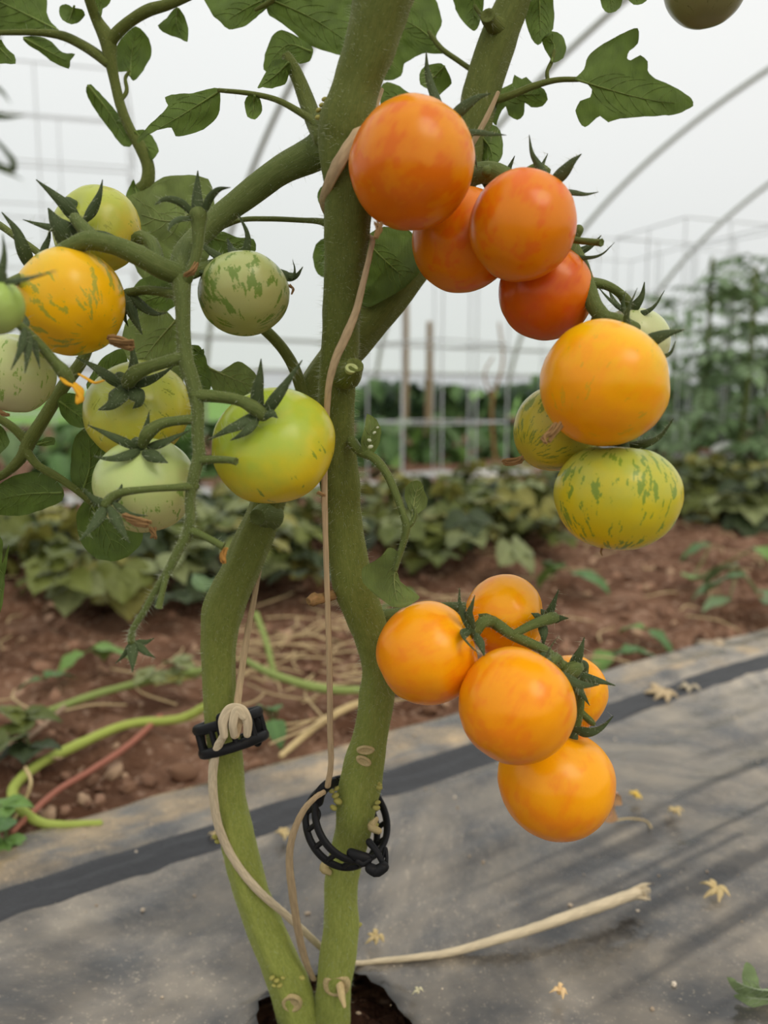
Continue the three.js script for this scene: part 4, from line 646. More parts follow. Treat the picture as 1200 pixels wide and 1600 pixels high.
leafOf(M.leaf, [[545, 330, 5, .33], [570, 365, 5, .332], [590, 385, 3, .334]], [
  { o: [[560, 372], [575, 366], [600, 354], [640, 360], [652, 390], [656, 424], [636, 446], [610, 463], [575, 480], [560, 460]], m: [[566, 372], [605, 410], [640, 440]], d: .298, gx: -.004, fold: .2, seed: 31 },
  { o: [[488, 402], [494, 382], [508, 372], [520, 400], [515, 434], [497, 428]], m: [[515, 378], [494, 424]], d: .32, veins: 2, seed: 32 }, { o: [[496, 302], [505, 289], [520, 300], [518, 322], [500, 320]], m: [[510, 292], [502, 318]], d: .32, veins: 2, seed: 33 }], 'leaf behind the main stem');
leafOf(M.leaf, [[520, 352, 9, .268], [500, 346, 5, .272], [470, 344, 4, .28], [420, 342, 4, .29], [375, 344, 4, .30], [345, 355, 5, .305], [300, 380, 5, .31]], [
  { o: [[180, 318], [210, 302], [230, 294], [255, 277], [295, 273], [325, 280], [333, 302], [336, 345], [328, 400], [290, 440], [240, 450], [212, 420], [205, 380], [195, 345]], m: [[330, 310], [270, 345], [205, 330]], d: .315, fold: .15, seed: 34, pale: 1 },
  { o: [[320, 366], [345, 361], [370, 370], [397, 374], [400, 390], [386, 400], [330, 398]], m: [[326, 370], [392, 388]], d: .308, veins: 3, seed: 35 }], 'pale green leaf behind the fruit truss');
leafOf(M.leaf, [[482, 640, 11, .308], [470, 605, 10, .306], [458, 572, 9.5, .304], [440, 543, 9, .302], [412, 514, 9, .30], [385, 495, 8, .30], [350, 500, 7, .302]], [
  { o: [[196, 505], [225, 482], [262, 488], [285, 520], [290, 560], [285, 600], [250, 595], [212, 575], [190, 545]], m: [[275, 500], [240, 540], [215, 575]], d: .305, fold: .15, seed: 36, pale: 1 },
  { o: [[285, 546], [310, 540], [320, 556], [330, 590], [326, 612], [300, 602]], m: [[290, 545], [322, 608]], d: .30, veins: 3, seed: 37 },
  { o: [[318, 566], [330, 575], [345, 580], [372, 564], [392, 576], [406, 595], [402, 618], [350, 624], [322, 592]], m: [[320, 572], [360, 590], [402, 606]], d: .304, veins: 4, seed: 38, pale: 1 },
  { o: [[300, 540], [312, 548], [318, 545], [319, 556], [310, 560]], m: [[302, 543], [316, 554]], d: .27, veins: 1, seed: 39 },
  { o: [[200, 470], [215, 440], [245, 430], [275, 440], [280, 470], [255, 490], [220, 492]], m: [[275, 455], [210, 475]], d: .31, seed: 49 }], 'leaf on a dark arching stalk behind the green tomatoes');
const L7 = leafOf(M.leaf, [[150, 500, 8, .31], [130, 560, 9, .308], [98, 605, 10, .305], [72, 648, 10, .303], [47, 688, 11, .301], [34, 714, 9, .3], [10, 738, 7, .3], [-25, 756, 6, .3]], [
  { o: [[122, 795], [120, 815], [123, 838], [132, 856], [150, 872], [180, 877], [205, 866], [222, 845], [220, 805], [190, 775], [150, 768]], m: [[135, 775], [160, 820], [185, 872]], d: .298, fold: .15, seed: 40 },
  { o: [[110, 742], [114, 692], [124, 675], [140, 668], [165, 700], [160, 770], [125, 772]], m: [[128, 770], [140, 730], [138, 672]], d: .3, seed: 41 },
  { o: [[90, 626], [104, 614], [135, 622], [146, 648], [132, 668], [110, 664], [95, 646]], m: [[94, 628], [138, 660]], d: .302, veins: 4, seed: 42 },
  { o: [[-15, 768], [18, 745], [50, 737], [80, 744], [99, 765], [97, 782], [70, 795], [30, 806], [-15, 800]], m: [[95, 770], [40, 772], [-10, 782]], d: .3, fold: .2, seed: 43 },
  { o: [[56, 693], [72, 683], [86, 684], [85, 695], [62, 697]], m: [[60, 694], [84, 688]], d: .299, veins: 1, seed: 44 },
  { o: [[-15, 660], [5, 668], [15, 690], [5, 705], [-15, 715]], m: [[-10, 670], [8, 700]], d: .3, veins: 2, seed: 45 },
  { o: [[135, 600], [160, 560], [190, 545], [200, 570], [180, 600], [150, 620]], m: [[140, 612], [190, 555]], d: .302, seed: 46 }], 'leaf hanging below the striped tomatoes');
part('leaf_branch', limb([[38, 700, 8, .3], [58, 726, 7, .299], [88, 744, 7, .298], [118, 765, 6, .297], [140, 785, 4, .297]], { hair: 4 }), M.stem, L7);
part('leaf_branch', limb([[42, 690, 8, .301], [20, 668, 7, .3], [-15, 645, 6, .3]], { hair: 4 }), M.stem, L7);
part('leaf', blade({ o: [[-15, 830], [4, 845], [3, 880], [14, 850], [8, 900], [4, 945], [-15, 980]], m: [[-10, 840], [-5, 960]], d: .27, veins: 3, seed: 47 }), M.leaf, plant, 'leaf edge at the side of the picture');
part('leaf_branch', limb([[-40, 330, 6, .3], [0, 352, 6, .29], [25, 370, 6, .285], [60, 395, 6, .28], [90, 420, 6, .278]], { hair: 4 }), M.stem, plant);

// trichomes of stems and stalks
hairSink = null;
const hairGeo = new THREE.ConeGeometry(0.000042, 0.0021, 3, 1, true).translate(0, 0.00105, 0);
function hairMesh(list, parent, name) {
  const inst = new THREE.InstancedMesh(hairGeo, M.hair, list.length), mt = new THREE.Matrix4(), q = new THREE.Quaternion(), o = origins.get(parent), one = V();
  list.forEach(([p, n, l], i) => { n.add(V(rr(-.35, .35), rr(-.5, .2), rr(-.35, .35))).normalize(); const s = l * rr(0.5, 1.2); inst.setMatrixAt(i, mt.compose(one.copy(p).sub(o), q.setFromUnitVectors(Y, n), V(1, s, 1))); });
  inst.name = name; inst.userData.kind = 'stuff'; parent.add(inst); return inst;
}
hairMesh(hairs, plant, 'stem_hairs');
// ---------------------------------------------------------------- tomatoes
function skin(o, seed) { // the fruit's own colouring over longitude (u) and colatitude from the calyx (v)
  return tex(768, 384, (u, v) => {
    const ph = 2 * Math.PI * u, th = Math.PI * v, s = Math.sin(th), x = s * Math.cos(ph), y = Math.cos(th), z = s * Math.sin(ph);
    const big = fbm(x * 1.3 + seed, y * 1.3, z * 1.3, 3), mid = fbm(x * 4.5 + seed, y * 0.9, z * 4.5, 3), fine = fbm(x * 26, y * 14 + seed, z * 26, 2);
    let c = mix3(o.top, o.bottom, smooth(v + 0.16 * big + 0.05 * mid, o.from ?? 0.2, o.to ?? 0.75));
    if (o.blush) c = mix3(c, o.blush, clamp((o.blushAmt ?? 0.5) * (smooth(big * 0.9 + mid * 0.55 + (v - 0.5) * (o.blushDown ?? 0.4), -0.1, 0.5)), 0, 1));
    if (o.streak) {
      const K = o.k ?? 5.5, w = fbm(x * 3 + seed, y * 3, z * 3, 2) * 0.14;
      const n = n3(Math.cos(ph + w) * K + seed * 3, Math.sin(ph + w) * K, th * 1.15 + seed) * 0.72 + n3(Math.cos(ph) * K * 2.6, Math.sin(ph) * K * 2.6 + seed, th * 2.6) * 0.4 + fine * 0.42;
      const zone = o.zone ? smooth(v, o.zone[0], o.zone[1]) * (1 - smooth(v, o.zone[2], o.zone[3])) : smooth(v, 0.06, 0.16) * (1 - smooth(v, 0.88, 0.98));
      const cut = o.cut ?? 0.5, patch = fbm(x * 2 + 9 + seed, y * 2, z * 2, 2) * 0.5;
      c = mix3(c, o.streak, smooth(n + patch - (1 - zone) * 1.2, cut, cut + 0.09) * (o.streakAmt ?? 0.9));
    }
    if (o.shoulder) c = mix3(o.shoulder, c, smooth(v, 0.03, o.shoulderTo ?? 0.22));
    const k = 1 + 0.03 * fine; return [c[0] * k, c[1] * k, c[2] * k];
  });
}
const skinMat = (o, seed) => std([1, 1, 1], 0.27, { map: skin(o, seed), specularIntensity: 0.55 });
const O1 = [0.90, 0.29, 0.002], O2 = [0.86, 0.2, 0.002], RED = [0.66, 0.09, 0.002];
const skins = {
  orange: skinMat({ top: [0.76, 0.285, 0.001], bottom: [0.74, 0.2, 0.001], blush: RED, blushAmt: 0.5, blushDown: 1.1 }, 1),
  amber: skinMat({ top: [0.92, 0.36, 0.003], bottom: O1, blush: [0.85, 0.17, 0.008], blushAmt: 0.45, blushDown: 0.5 }, 2),
  amber2: skinMat({ top: [0.92, 0.38, 0.002], bottom: [0.90, 0.29, 0.002], blush: [0.86, 0.2, 0.008], blushAmt: 0.4 }, 7),
  amberShoulder: skinMat({ top: [0.92, 0.38, 0.002], bottom: [0.92, 0.36, 0.002], blush: [0.86, 0.2, 0.008], blushAmt: 0.3, blushDown: 0 }, 8),
  red: skinMat({ top: [0.74, 0.19, 0.002], bottom: [0.6, 0.1, 0.002], blush: [0.6, 0.075, 0.006], blushAmt: 0.6 }, 3),
  red2: skinMat({ top: [0.74, 0.2, 0.002], bottom: [0.74, 0.21, 0.002], blush: [0.72, 0.1, 0.006], blushAmt: 0.55, blushDown: 0 }, 13),
  gold: skinMat({ top: [0.80, 0.46, 0.003], bottom: [0.92, 0.36, 0.002], blush: [0.92, 0.30, 0.01], blushAmt: 0.35, streak: [0.55, 0.36, 0.02], streakAmt: 0.6, cut: 0.68, k: 5 }, 4),
  stripedGreen: skinMat({ top: [0.36, 0.42, 0.07], bottom: [0.60, 0.47, 0.012], streak: [0.17, 0.26, 0.025], cut: 0.33, k: 5.2, from: 0.1, to: 0.7 }, 5),
  stripedGreen2: skinMat({ top: [0.42, 0.45, 0.14], bottom: [0.46, 0.38, 0.03], streak: [0.17, 0.22, 0.03], cut: 0.32, k: 6 }, 6),
  palest: skinMat({ top: [0.50, 0.54, 0.25], bottom: [0.50, 0.50, 0.25], streak: [0.26, 0.36, 0.08], cut: 0.75 }, 9),
  yellow: skinMat({ top: [0.72, 0.48, 0.03], bottom: [0.80, 0.42, 0.003], streak: [0.34, 0.33, 0.03], cut: 0.36, k: 3.4 }, 10),
  yellowGreen: skinMat({ top: [0.38, 0.48, 0.05], bottom: [0.68, 0.52, 0.02], streak: [0.22, 0.30, 0.03], cut: 0.6, zone: [0.2, 0.45, 0.9, 1], from: 0.12, to: 0.62 }, 11),
  olive: skinMat({ top: [0.42, 0.47, 0.09], bottom: [0.54, 0.46, 0.04], streak: [0.24, 0.28, 0.04], cut: 0.72, from: 0.1, to: 0.6 }, 12),
  blush: skinMat({ top: [0.40, 0.44, 0.06], bottom: [0.62, 0.46, 0.06], streak: [0.3, 0.32, 0.04], cut: 0.7, from: 0.2, to: 0.75 }, 14),
  green: skinMat({ top: [0.40, 0.46, 0.17], bottom: [0.36, 0.36, 0.13], streak: [0.13, 0.21, 0.03], cut: 0.34, k: 3.4, shoulder: [0.46, 0.52, 0.3] }, 15),
  pale: skinMat({ top: [0.46, 0.56, 0.20], bottom: [0.54, 0.52, 0.22], streak: [0.20, 0.33, 0.05], cut: 0.46, k: 5.4, zone: [0.25, 0.5, 0.9, 1] }, 16),
  pale2: skinMat({ top: [0.50, 0.55, 0.22], bottom: [0.52, 0.49, 0.25], streak: [0.20, 0.32, 0.05], cut: 0.5, k: 5 }, 17),
  fresh: skinMat({ top: [0.34, 0.47, 0.10], bottom: [0.38, 0.48, 0.14] }, 19),
  dull: skinMat({ top: [0.26, 0.27, 0.10], bottom: [0.24, 0.23, 0.09], streak: [0.12, 0.13, 0.04], cut: 0.6 }, 18),
};
function fruitGeo(flat, seed, dimple) {
  const g = new THREE.SphereGeometry(1, 64, 48), p = g.attributes.position, uv = g.attributes.uv;
  for (let i = 0; i < p.count; i++) {
    const u = uv.getX(i), v = 1 - uv.getY(i), th = v * Math.PI, ph = u * 2 * Math.PI, s = Math.sin(th);
    const r = 1 + 0.012 * Math.cos(5 * ph + seed) * s * s + 0.018 * fbm(s * Math.cos(ph) * 1.3 + seed, Math.cos(th) * 1.3, s * Math.sin(ph) * 1.3, 2);
    let y = Math.cos(th) * flat * r; y -= dimple * Math.exp(-Math.pow(th / 0.34, 2)); y += 0.03 * Math.exp(-Math.pow((Math.PI - th) / 0.3, 2));
    const rim = 1 + 0.02 * Math.sin(th * 2) ;
    p.setXYZ(i, r * s * Math.cos(ph) * rim, y, r * s * Math.sin(ph) * rim); uv.setXY(i, u, v);
  }
  return fixNormals(g);
}
function tomato({ c: [x, y], r, d, flat = 0.95, axis, spin = 0, mat, label, sepals = [], scrap, dimple = 0.13, facing }) {
  const R = r * d / F, ctr = at(x, y, d), ax = camDir(...axis).normalize(), pos = V(ctr.x, ctr.y - R * 0.95, ctr.z), t = thing('tomato', pos, label, 'tomato');
  const g = fruitGeo(flat, x * 0.37 + y, dimple); g.rotateY(spin); g.scale(R, R, R); g.applyQuaternion(new THREE.Quaternion().setFromUnitVectors(Y, ax)); g.translate(ctr.x, ctr.y, ctr.z);
  part('fruit', g, mat, t);
  if (sepals.length) {
    const hs = []; hairSink = hs;
    const top = ctr.clone().addScaledVector(ax, R * (flat - dimple * 0.75));
    const hub = part('calyx', tube([top.clone().addScaledVector(ax, -0.0008), top.clone().addScaledVector(ax, 0.0012)], [0.0028, 0.0022], { sides: 14, steps: 3 }), M.calyx, t);
    for (const [q, w] of sepals) part('sepal', sepalGeo(q, w, facing), M.calyx, hub);
    hairSink = null; if (hs.length) hairMesh(hs, hub, 'sepal_hairs');
  }
  if (scrap) part('dried_style', scraps(scrap), M.dry, t);
  return t;
}
tomato({ c: [643, 258], r: 97, d: .24, flat: 1.04, axis: [.52, .78, -.38], spin: .6, mat: skins.orange, label: 'biggest orange tomato of the upper cluster, resting against the main stem under the flat twine',
  sepals: [[[[694, 180, .249], [676, 140, .25], [668, 110, .25], [666, 79, .249]], 8], [[[702, 186, .246], [722, 168, .243], [745, 152, .241], [766, 146, .24]], 11], [[[718, 206, .245], [745, 206, .242], [770, 209, .24], [791, 211, .239]], 7], [[[732, 225, .25], [742, 245, .254], [746, 265, .258]], 6]], scrap: [[[588, 348, 4, .235], [592, 358, 5, .234], [586, 372, 3, .233]], [[596, 349, 3, .234], [592, 362, 3, .233], [589, 372, 2, .233]]] });
tomato({ c: [722, 376], r: 80, d: .273, flat: 1.0, axis: [.45, .85, -.2], spin: 2, mat: skins.red2, label: 'orange tomato half hidden behind the two topmost ones of the upper cluster', sepals: [[[[780, 300, .275], [790, 275, .272], [804, 244, .27]], 8], [[[770, 300, .275], [755, 280, .28], [740, 270, .285]], 7]] });
tomato({ c: [816, 354], r: 83, d: .246, flat: 1.03, axis: [.42, .82, -.38], spin: 1.1, mat: skins.red2, label: 'glossy red orange tomato with three long sepals spread against the white cover',
  sepals: [[[[856, 282, .252], [845, 262, .251], [832, 240, .249], [827, 211, .248]], 8], [[[842, 282, .258], [846, 262, .26], [856, 240, .262]], 5], [[[862, 284, .249], [880, 268, .246], [894, 252, .244], [908, 241, .243]], 12], [[[874, 298, .25], [895, 300, .247], [915, 303, .245], [935, 300, .244]], 7]] });
tomato({ c: [853, 458], r: 74, d: .271, flat: .98, axis: [.55, .75, -.2], spin: .2, mat: skins.red, label: 'reddest tomato of the upper cluster, hanging under the glossy red orange one',
  sepals: [[[[888, 398, .266], [910, 402, .262], [938, 398, .259], [960, 379, .257]], 6], [[[890, 396, .27], [905, 392, .268], [925, 382, .266], [939, 368, .265]], 9]] });
tomato({ c: [942, 601], r: 100, d: .24, flat: .95, axis: [.6, .72, -.32], spin: 2.3, mat: skins.gold, label: 'large golden orange tomato with faint olive streaks and a dry brown stub near its base',
  sepals: [[[[988, 524, .246], [980, 500, .243], [984, 480, .241], [996, 450, .241]], 8], [[[1003, 535, .245], [1022, 528, .242], [1044, 520, .24], [1069, 515, .24]], 13], [[[1020, 556, .246], [1036, 556, .243], [1048, 550, .242], [1055, 533, .241]], 7]], scrap: [[[873, 663, 5, .232], [862, 676, 4, .229], [850, 684, 4, .228], [852, 692, 3, .227]], [[876, 667, 4, .232], [864, 680, 4, .23], [858, 690, 3, .229]], [[868, 662, 3, .231], [856, 678, 4, .229], [847, 686, 3, .228]]] });
tomato({ c: [988, 536], r: 57, d: .277, flat: .95, axis: [0, .95, -.15], mat: skins.palest, label: 'pale green unripe tomato peeping out behind the golden orange one',
  sepals: [[[[978, 486, .272], [966, 478, .268], [950, 465, .266], [930, 443, .265]], 6], [[[972, 484, .276], [960, 470, .28], [951, 452, .282]], 6], [[[984, 488, .27], [994, 476, .268], [1003, 462, .267], [1007, 441, .267]], 8], [[[988, 490, .27], [1006, 488, .267], [1022, 478, .265], [1038, 454, .264]], 7], [[[978, 490, .268], [974, 474, .265], [978, 454, .264]], 6]] });
tomato({ c: [868, 671], r: 66, d: .27, flat: 1.02, axis: [.72, .6, -.3], spin: 1, mat: skins.stripedGreen2, label: 'olive green striped tomato behind the golden orange one, a dry stub sticking out sideways', scrap: [[[815, 717, 5, .262], [804, 720, 5, .262], [789, 721, 5, .262]], [[813, 721, 4, .262], [800, 724, 4, .262], [790, 724, 4, .262]]] });
tomato({ c: [964, 776], r: 97, d: .252, flat: .88, axis: [.08, .97, .05], spin: 0.4, mat: skins.stripedGreen, label: 'big yellow green tomato with dark green stripes, lowest of the upper cluster', sepals: [[[[985, 694, .255], [1008, 692, .25], [1030, 682, .248], [1052, 654, .247]], 10]], scrap: [[[941, 856, 2, .25], [939, 862, 1.5, .25], [941, 868, 1, .25]]] });
// lower cluster
tomato({ c: [667, 1020], r: 80, d: .266, flat: 1.0, axis: [.85, .4, -.05], spin: .3, mat: skins.amber2, label: 'orange tomato touching the main stem, end fruit of the lower cluster',
  sepals: [[[[740, 990, .258], [727, 965, .255], [719, 945, .254], [718, 918, .254]], 7], [[[735, 985, .258], [724, 992, .252], [736, 1010, .248], [750, 1022, .248]], 8], [[[740, 980, .257], [734, 960, .254], [738, 945, .253], [742, 930, .253]], 7], [[[745, 992, .256], [752, 1008, .252], [757, 1026, .25]], 8]] });
tomato({ c: [789, 964], r: 66, d: .281, flat: .96, axis: [.9, .05, .25], spin: 1.5, mat: skins.amberShoulder, label: 'orange tomato at the back of the lower cluster, crossed by the green stalk',
  sepals: [[[[852, 970, .272], [860, 955, .269], [866, 940, .268], [873, 921, .268]], 7], [[[862, 968, .27], [874, 966, .268], [888, 966, .267]], 7], [[[846, 966, .266], [838, 962, .264], [830, 958, .263]], 6], [[[848, 974, .266], [850, 992, .264], [849, 1010, .264]], 8]] });
tomato({ c: [806, 1102], r: 91, d: .25, flat: .99, axis: [.55, .76, -.3], spin: 2.6, mat: skins.amber, label: 'front orange tomato in the middle of the lower cluster, red at its lower side',
  sepals: [[[[866, 1034, .254], [854, 1034, .249], [858, 1016, .248], [873, 993, .249]], 9], [[[874, 1052, .252], [896, 1066, .249], [915, 1070, .248], [936, 1070, .247]], 10]] });
tomato({ c: [891, 1084], r: 56, d: .281, flat: 1.12, axis: [.15, .75, .55], spin: 0, mat: skins.amberShoulder, label: 'narrow orange tomato partly hidden at the outer side of the lower cluster',
  sepals: [[[[896, 1046, .266], [902, 1030, .263], [908, 1015, .262], [913, 996, .262]], 10], [[[898, 1054, .265], [918, 1060, .262], [938, 1064, .26], [961, 1071, .26]], 9], [[[896, 1066, .265], [906, 1080, .263], [914, 1090, .263], [921, 1102, .263]], 7]] });
tomato({ c: [869, 1222], r: 91, d: .276, flat: .95, axis: [.28, .94, .05], spin: 2, mat: skins.amber2, label: 'orange tomato hanging lowest of all on the plant', sepals: [[[[900, 1140, .268], [918, 1144, .265], [938, 1138, .264], [958, 1119, .264]], 8], [[[902, 1136, .272], [912, 1128, .274], [926, 1130, .276]], 5]] });
// the cluster of yellow and green fruit
tomato({ c: [111, 473], r: 83, d: .25, flat: .97, axis: [-.62, .68, -.38], spin: .4, mat: skins.yellow, label: 'golden yellow tomato flecked with green stripes in the unripe cluster',
  sepals: [[[[48, 418, .256], [36, 390, .252], [25, 360, .25], [3, 332, .249]], 11], [[[62, 405, .256], [70, 385, .256], [76, 370, .256], [78, 354, .255]], 6]], scrap: [[[173, 528, 6, .245], [188, 532, 7, .243], [205, 540, 6, .242]], [[176, 536, 5, .244], [190, 540, 5, .243], [204, 545, 4, .242]], [[174, 532, 4, .243], [190, 535, 4, .241], [206, 534, 4, .241]]] });
tomato({ c: [152, 360], r: 69, d: .272, flat: .9, axis: [-.4, .35, .8], spin: 1, mat: skins.blush, label: 'greenish yellow tomato behind the thick stalk at the top of the unripe cluster',
  sepals: [[[[122, 345, .254], [104, 322, .25], [82, 302, .248], [57, 281, .246]], 11], [[[133, 342, .254], [146, 322, .252], [155, 302, .25], [160, 281, .249]], 10], [[[106, 356, .256], [82, 355, .254], [60, 350, .252], [36, 343, .25]], 8], [[[122, 384, .252], [102, 362, .248], [88, 345, .246], [76, 326, .246]], 21], [[[140, 362, .254], [165, 368, .252], [190, 378, .252], [208, 388, .253]], 8]] });
tomato({ c: [381, 460], r: 71, d: .265, flat: .87, axis: [-.15, .92, -.3], spin: 2.0, mat: skins.green, label: 'round grey green tomato with dark green dashes, beside the main stem',
  sepals: [[[[360, 412, .266], [342, 400, .261], [320, 384, .258], [302, 358, .257]], 10], [[[366, 412, .264], [382, 392, .26], [386, 368, .258], [372, 334, .258]], 11], [[[345, 418, .262], [325, 425, .258], [308, 420, .256], [297, 407, .256]], 7], [[[438, 424, .272], [452, 432, .272], [463, 430, .272], [473, 417, .272]], 8], [[[448, 428, .272], [458, 430, .271], [460, 420, .27], [457, 406, .27]], 6], [[[372, 408, .272], [362, 390, .278], [355, 372, .282]], 8]], scrap: [[[452, 446, 3, .268], [458, 452, 2, .268], [456, 459, 1.5, .268]]] });
tomato({ c: [428, 697], r: 97, d: .262, flat: .86, axis: [-.22, .62, .72], spin: 2.5, mat: skins.yellowGreen, label: 'large lime green tomato turning yellow underneath, in front of the second stem',
  sepals: [[[[404, 644, .244], [402, 616, .241], [406, 588, .239], [408, 561, .238]], 11], [[[412, 646, .244], [430, 622, .24], [450, 594, .238], [472, 563, .237]], 11], [[[400, 648, .244], [376, 662, .241], [350, 674, .241], [324, 688, .244]], 10], [[[402, 652, .243], [388, 670, .24], [375, 680, .24], [360, 688, .242]], 8], [[[414, 648, .242], [424, 646, .239], [434, 653, .238]], 9]], scrap: [[[498, 770, 3, .252], [506, 774, 3, .252]]] });
tomato({ c: [215, 641], r: 83, d: .277, flat: .84, axis: [-.15, .6, .75], spin: .7, mat: skins.olive, label: 'olive green tomato with a broad crumpled calyx, upper of the two stacked ones',
  sepals: [[[[192, 602, .258], [170, 588, .253], [146, 572, .25], [119, 558, .248]], 10], [[[204, 594, .256], [208, 572, .253], [207, 552, .252], [204, 528, .252]], 9], [[[206, 600, .256], [230, 594, .254], [252, 584, .254], [270, 573, .255]], 9], [[[194, 604, .257], [184, 618, .253], [172, 632, .252], [154, 640, .253]], 17], [[[204, 606, .256], [214, 618, .253], [216, 630, .253], [208, 638, .254]], 13]] });
tomato({ c: [227, 758], r: 78, d: .26, flat: .94, axis: [-.02, .84, .5], spin: 1.9, mat: skins.pale, label: 'pale green tomato with short green dashes, lower of the two stacked ones',
  sepals: [[[[212, 697, .25], [190, 688, .246], [164, 676, .244], [137, 664, .243]], 8], [[[222, 692, .25], [226, 676, .248], [230, 660, .247], [233, 643, .247]], 7], [[[232, 697, .249], [252, 692, .246], [274, 682, .245], [298, 672, .245]], 8], [[[214, 704, .248], [194, 712, .244], [172, 716, .243], [147, 714, .243]], 9], [[[226, 706, .247], [240, 712, .243], [252, 718, .242], [262, 723, .242]], 11]], scrap: [[[236, 826, 4, .25], [240, 834, 4, .25], [243, 840, 3, .25]], [[242, 826, 3, .25], [240, 836, 3, .25], [236, 840, 2, .25]]] });
tomato({ c: [-9, 478], r: 45, d: .2, flat: 1.0, axis: [.25, .85, .3], mat: skins.fresh, label: 'blurred light green tomato cut off by the picture edge, nearest to the lens',
  sepals: [[[[4, 440, .198], [30, 437, .193], [58, 431, .19], [90, 422, .188]], 6], [[[-4, 440, .198], [2, 420, .197], [6, 395, .197], [4, 366, .197]], 8]] });
tomato({ c: [25, 583], r: 60, d: .264, flat: 1.04, axis: [.2, .85, .3], spin: 2, mat: skins.pale2, label: 'whitish green tomato with dark dashes below the golden yellow striped one' , scrap: [[[-2, 642, 4, .26], [6, 647, 4, .26], [13, 648, 3, .26]]] });
tomato({ c: [1104, -26], r: 65, d: .30, flat: .95, axis: [0, .95, -.1], spin: 2, mat: skins.dull, label: 'dull olive tomato hanging in from the upper picture edge' });

// ---------------------------------------------------------------- twine
const flatTube = (pts, o = {}) => limb(pts, { flat: 0.45, lumps: 0.08, lumpF: 160, facing: camDir(0, 0.1, 1), sides: 12, steps: 150, ...o });
{
  const t = thing('twine', at(510, 1500, .35), 'tan twine spiralling down the main stem into the ring clip, its tail hanging free', 'twine');
  part('strand', flatTube([[596, 140, 4, .258], [580, 176, 7, .2528], [556, 212, 10, .2462], [530, 254, 11, .2466], [512, 292, 9, .2525], [504, 322, 6, .262], [520, 346, 5, .2715], [560, 362, 5, .2715], [581, 372, 5, .263], [578, 396, 4.5, .2575], [568, 440, 5, .2545], [555, 490, 6, .2555], [541, 524, 7, .2562], [523, 565, 6.5, .2582], [514, 602, 5.5, .2605], [511, 640, 5, .264], [508, 700, 5, .268], [507, 770, 5, .272], [509, 850, 4.5, .277], [512, 950, 4.5, .284], [515, 1050, 4.8, .29], [516, 1150, 4.8, .298], [517, 1195, 4.5, .302], [512, 1228, 5, .306]]), M.twine, t);
  part('loose_tail', flatTube([[506, 1238, 4, .306], [494, 1245, 4.5, .303], [476, 1264, 5, .304], [459, 1300, 5.5, .308], [452, 1340, 6, .314], [457, 1395, 6.5, .323], [465, 1450, 6.5, .335], [477, 1500, 6, .348], [490, 1530, 5, .356]]), M.twine, t);
}
{
  const t = thing('twine', at(510, 1490, .36), 'thick cream twine from the second stem to a frayed end on the plastic', 'twine');
  part('strand', flatTube([[405, 890, 4, .3225], [396, 940, 4.5, .321], [385, 1000, 5, .3195], [376, 1060, 5.5, .3165], [371, 1106, 6, .311], [373, 1128, 6, .307], [369, 1148, 6, .307]]), M.twine, t);
  part('knot', join([flatTube([[350, 1150, 6, .3065], [349, 1125, 8, .305], [360, 1108, 8, .3045], [376, 1108, 8, .3045], [386, 1124, 8, .305], [386, 1148, 6, .3075]], { steps: 40 }), flatTube([[366, 1150, 6, .307], [364, 1130, 7, .304], [370, 1110, 7, .3035], [380, 1120, 6, .304]], { steps: 30 })]), M.twinePale, t);
  const low = [[348, 1152, 6, .308], [340, 1168, 7, .3115], [333, 1200, 7.5, .316], [333, 1240, 7.5, .3205], [340, 1285, 7.5, .326], [354, 1322, 7.5, .331], [377, 1360, 7.5, .334], [405, 1393, 7.5, .3365], [438, 1422, 7, .343], [472, 1452, 6.5, .352], [505, 1483, 6, .364], [532, 1500, 6, .378]];
  for (const [x, y, w, h] of [[562, 1505, 5.5, .005], [600, 1501, 6, .005], [650, 1496, 7, .006], [700, 1489, 8, .006], [760, 1473, 9, .009], [830, 1452, 10, .012], [900, 1428, 11, .014], [950, 1411, 11.5, .016], [994, 1395, 10, .017]]) low.push([x, y, w, (EYE - h) / (sp - (800 - y) / F * cp)]);
  const s = part('strand', flatTube(low, { flat: .75, steps: 190 }), M.twinePale, t);
  const fr = []; const fd = (EYE - 0.017) / (sp - (800 - 1394) / F * cp); for (let i = 0; i < 26; i++) { const a = (i - 12.5) / 12.5, z = rr(-.003, .003); fr.push(limb([[978, 1401 + a * 7, 2.2, fd + z], [994, 1395 + a * 9, 2.0, fd + z], [1005, 1393 + a * 12, 1.6, fd + z], [1013 + rr(-4, 4), 1394 + a * 14 + rr(-2, 2), .7, fd + z]], { sides: 5 })); }
  part('frayed_end', join(fr), M.twinePale, s);
}
solo('twine', flatTube([[778, 145, 3, .297], [768, 168, 4, .298], [754, 196, 4.5, .299], [736, 228, 4.5, .302], [722, 250, 4, .308]], { steps: 40 }), M.twine, 'short length of twine crossing the upper part of the second stem', 'twine');

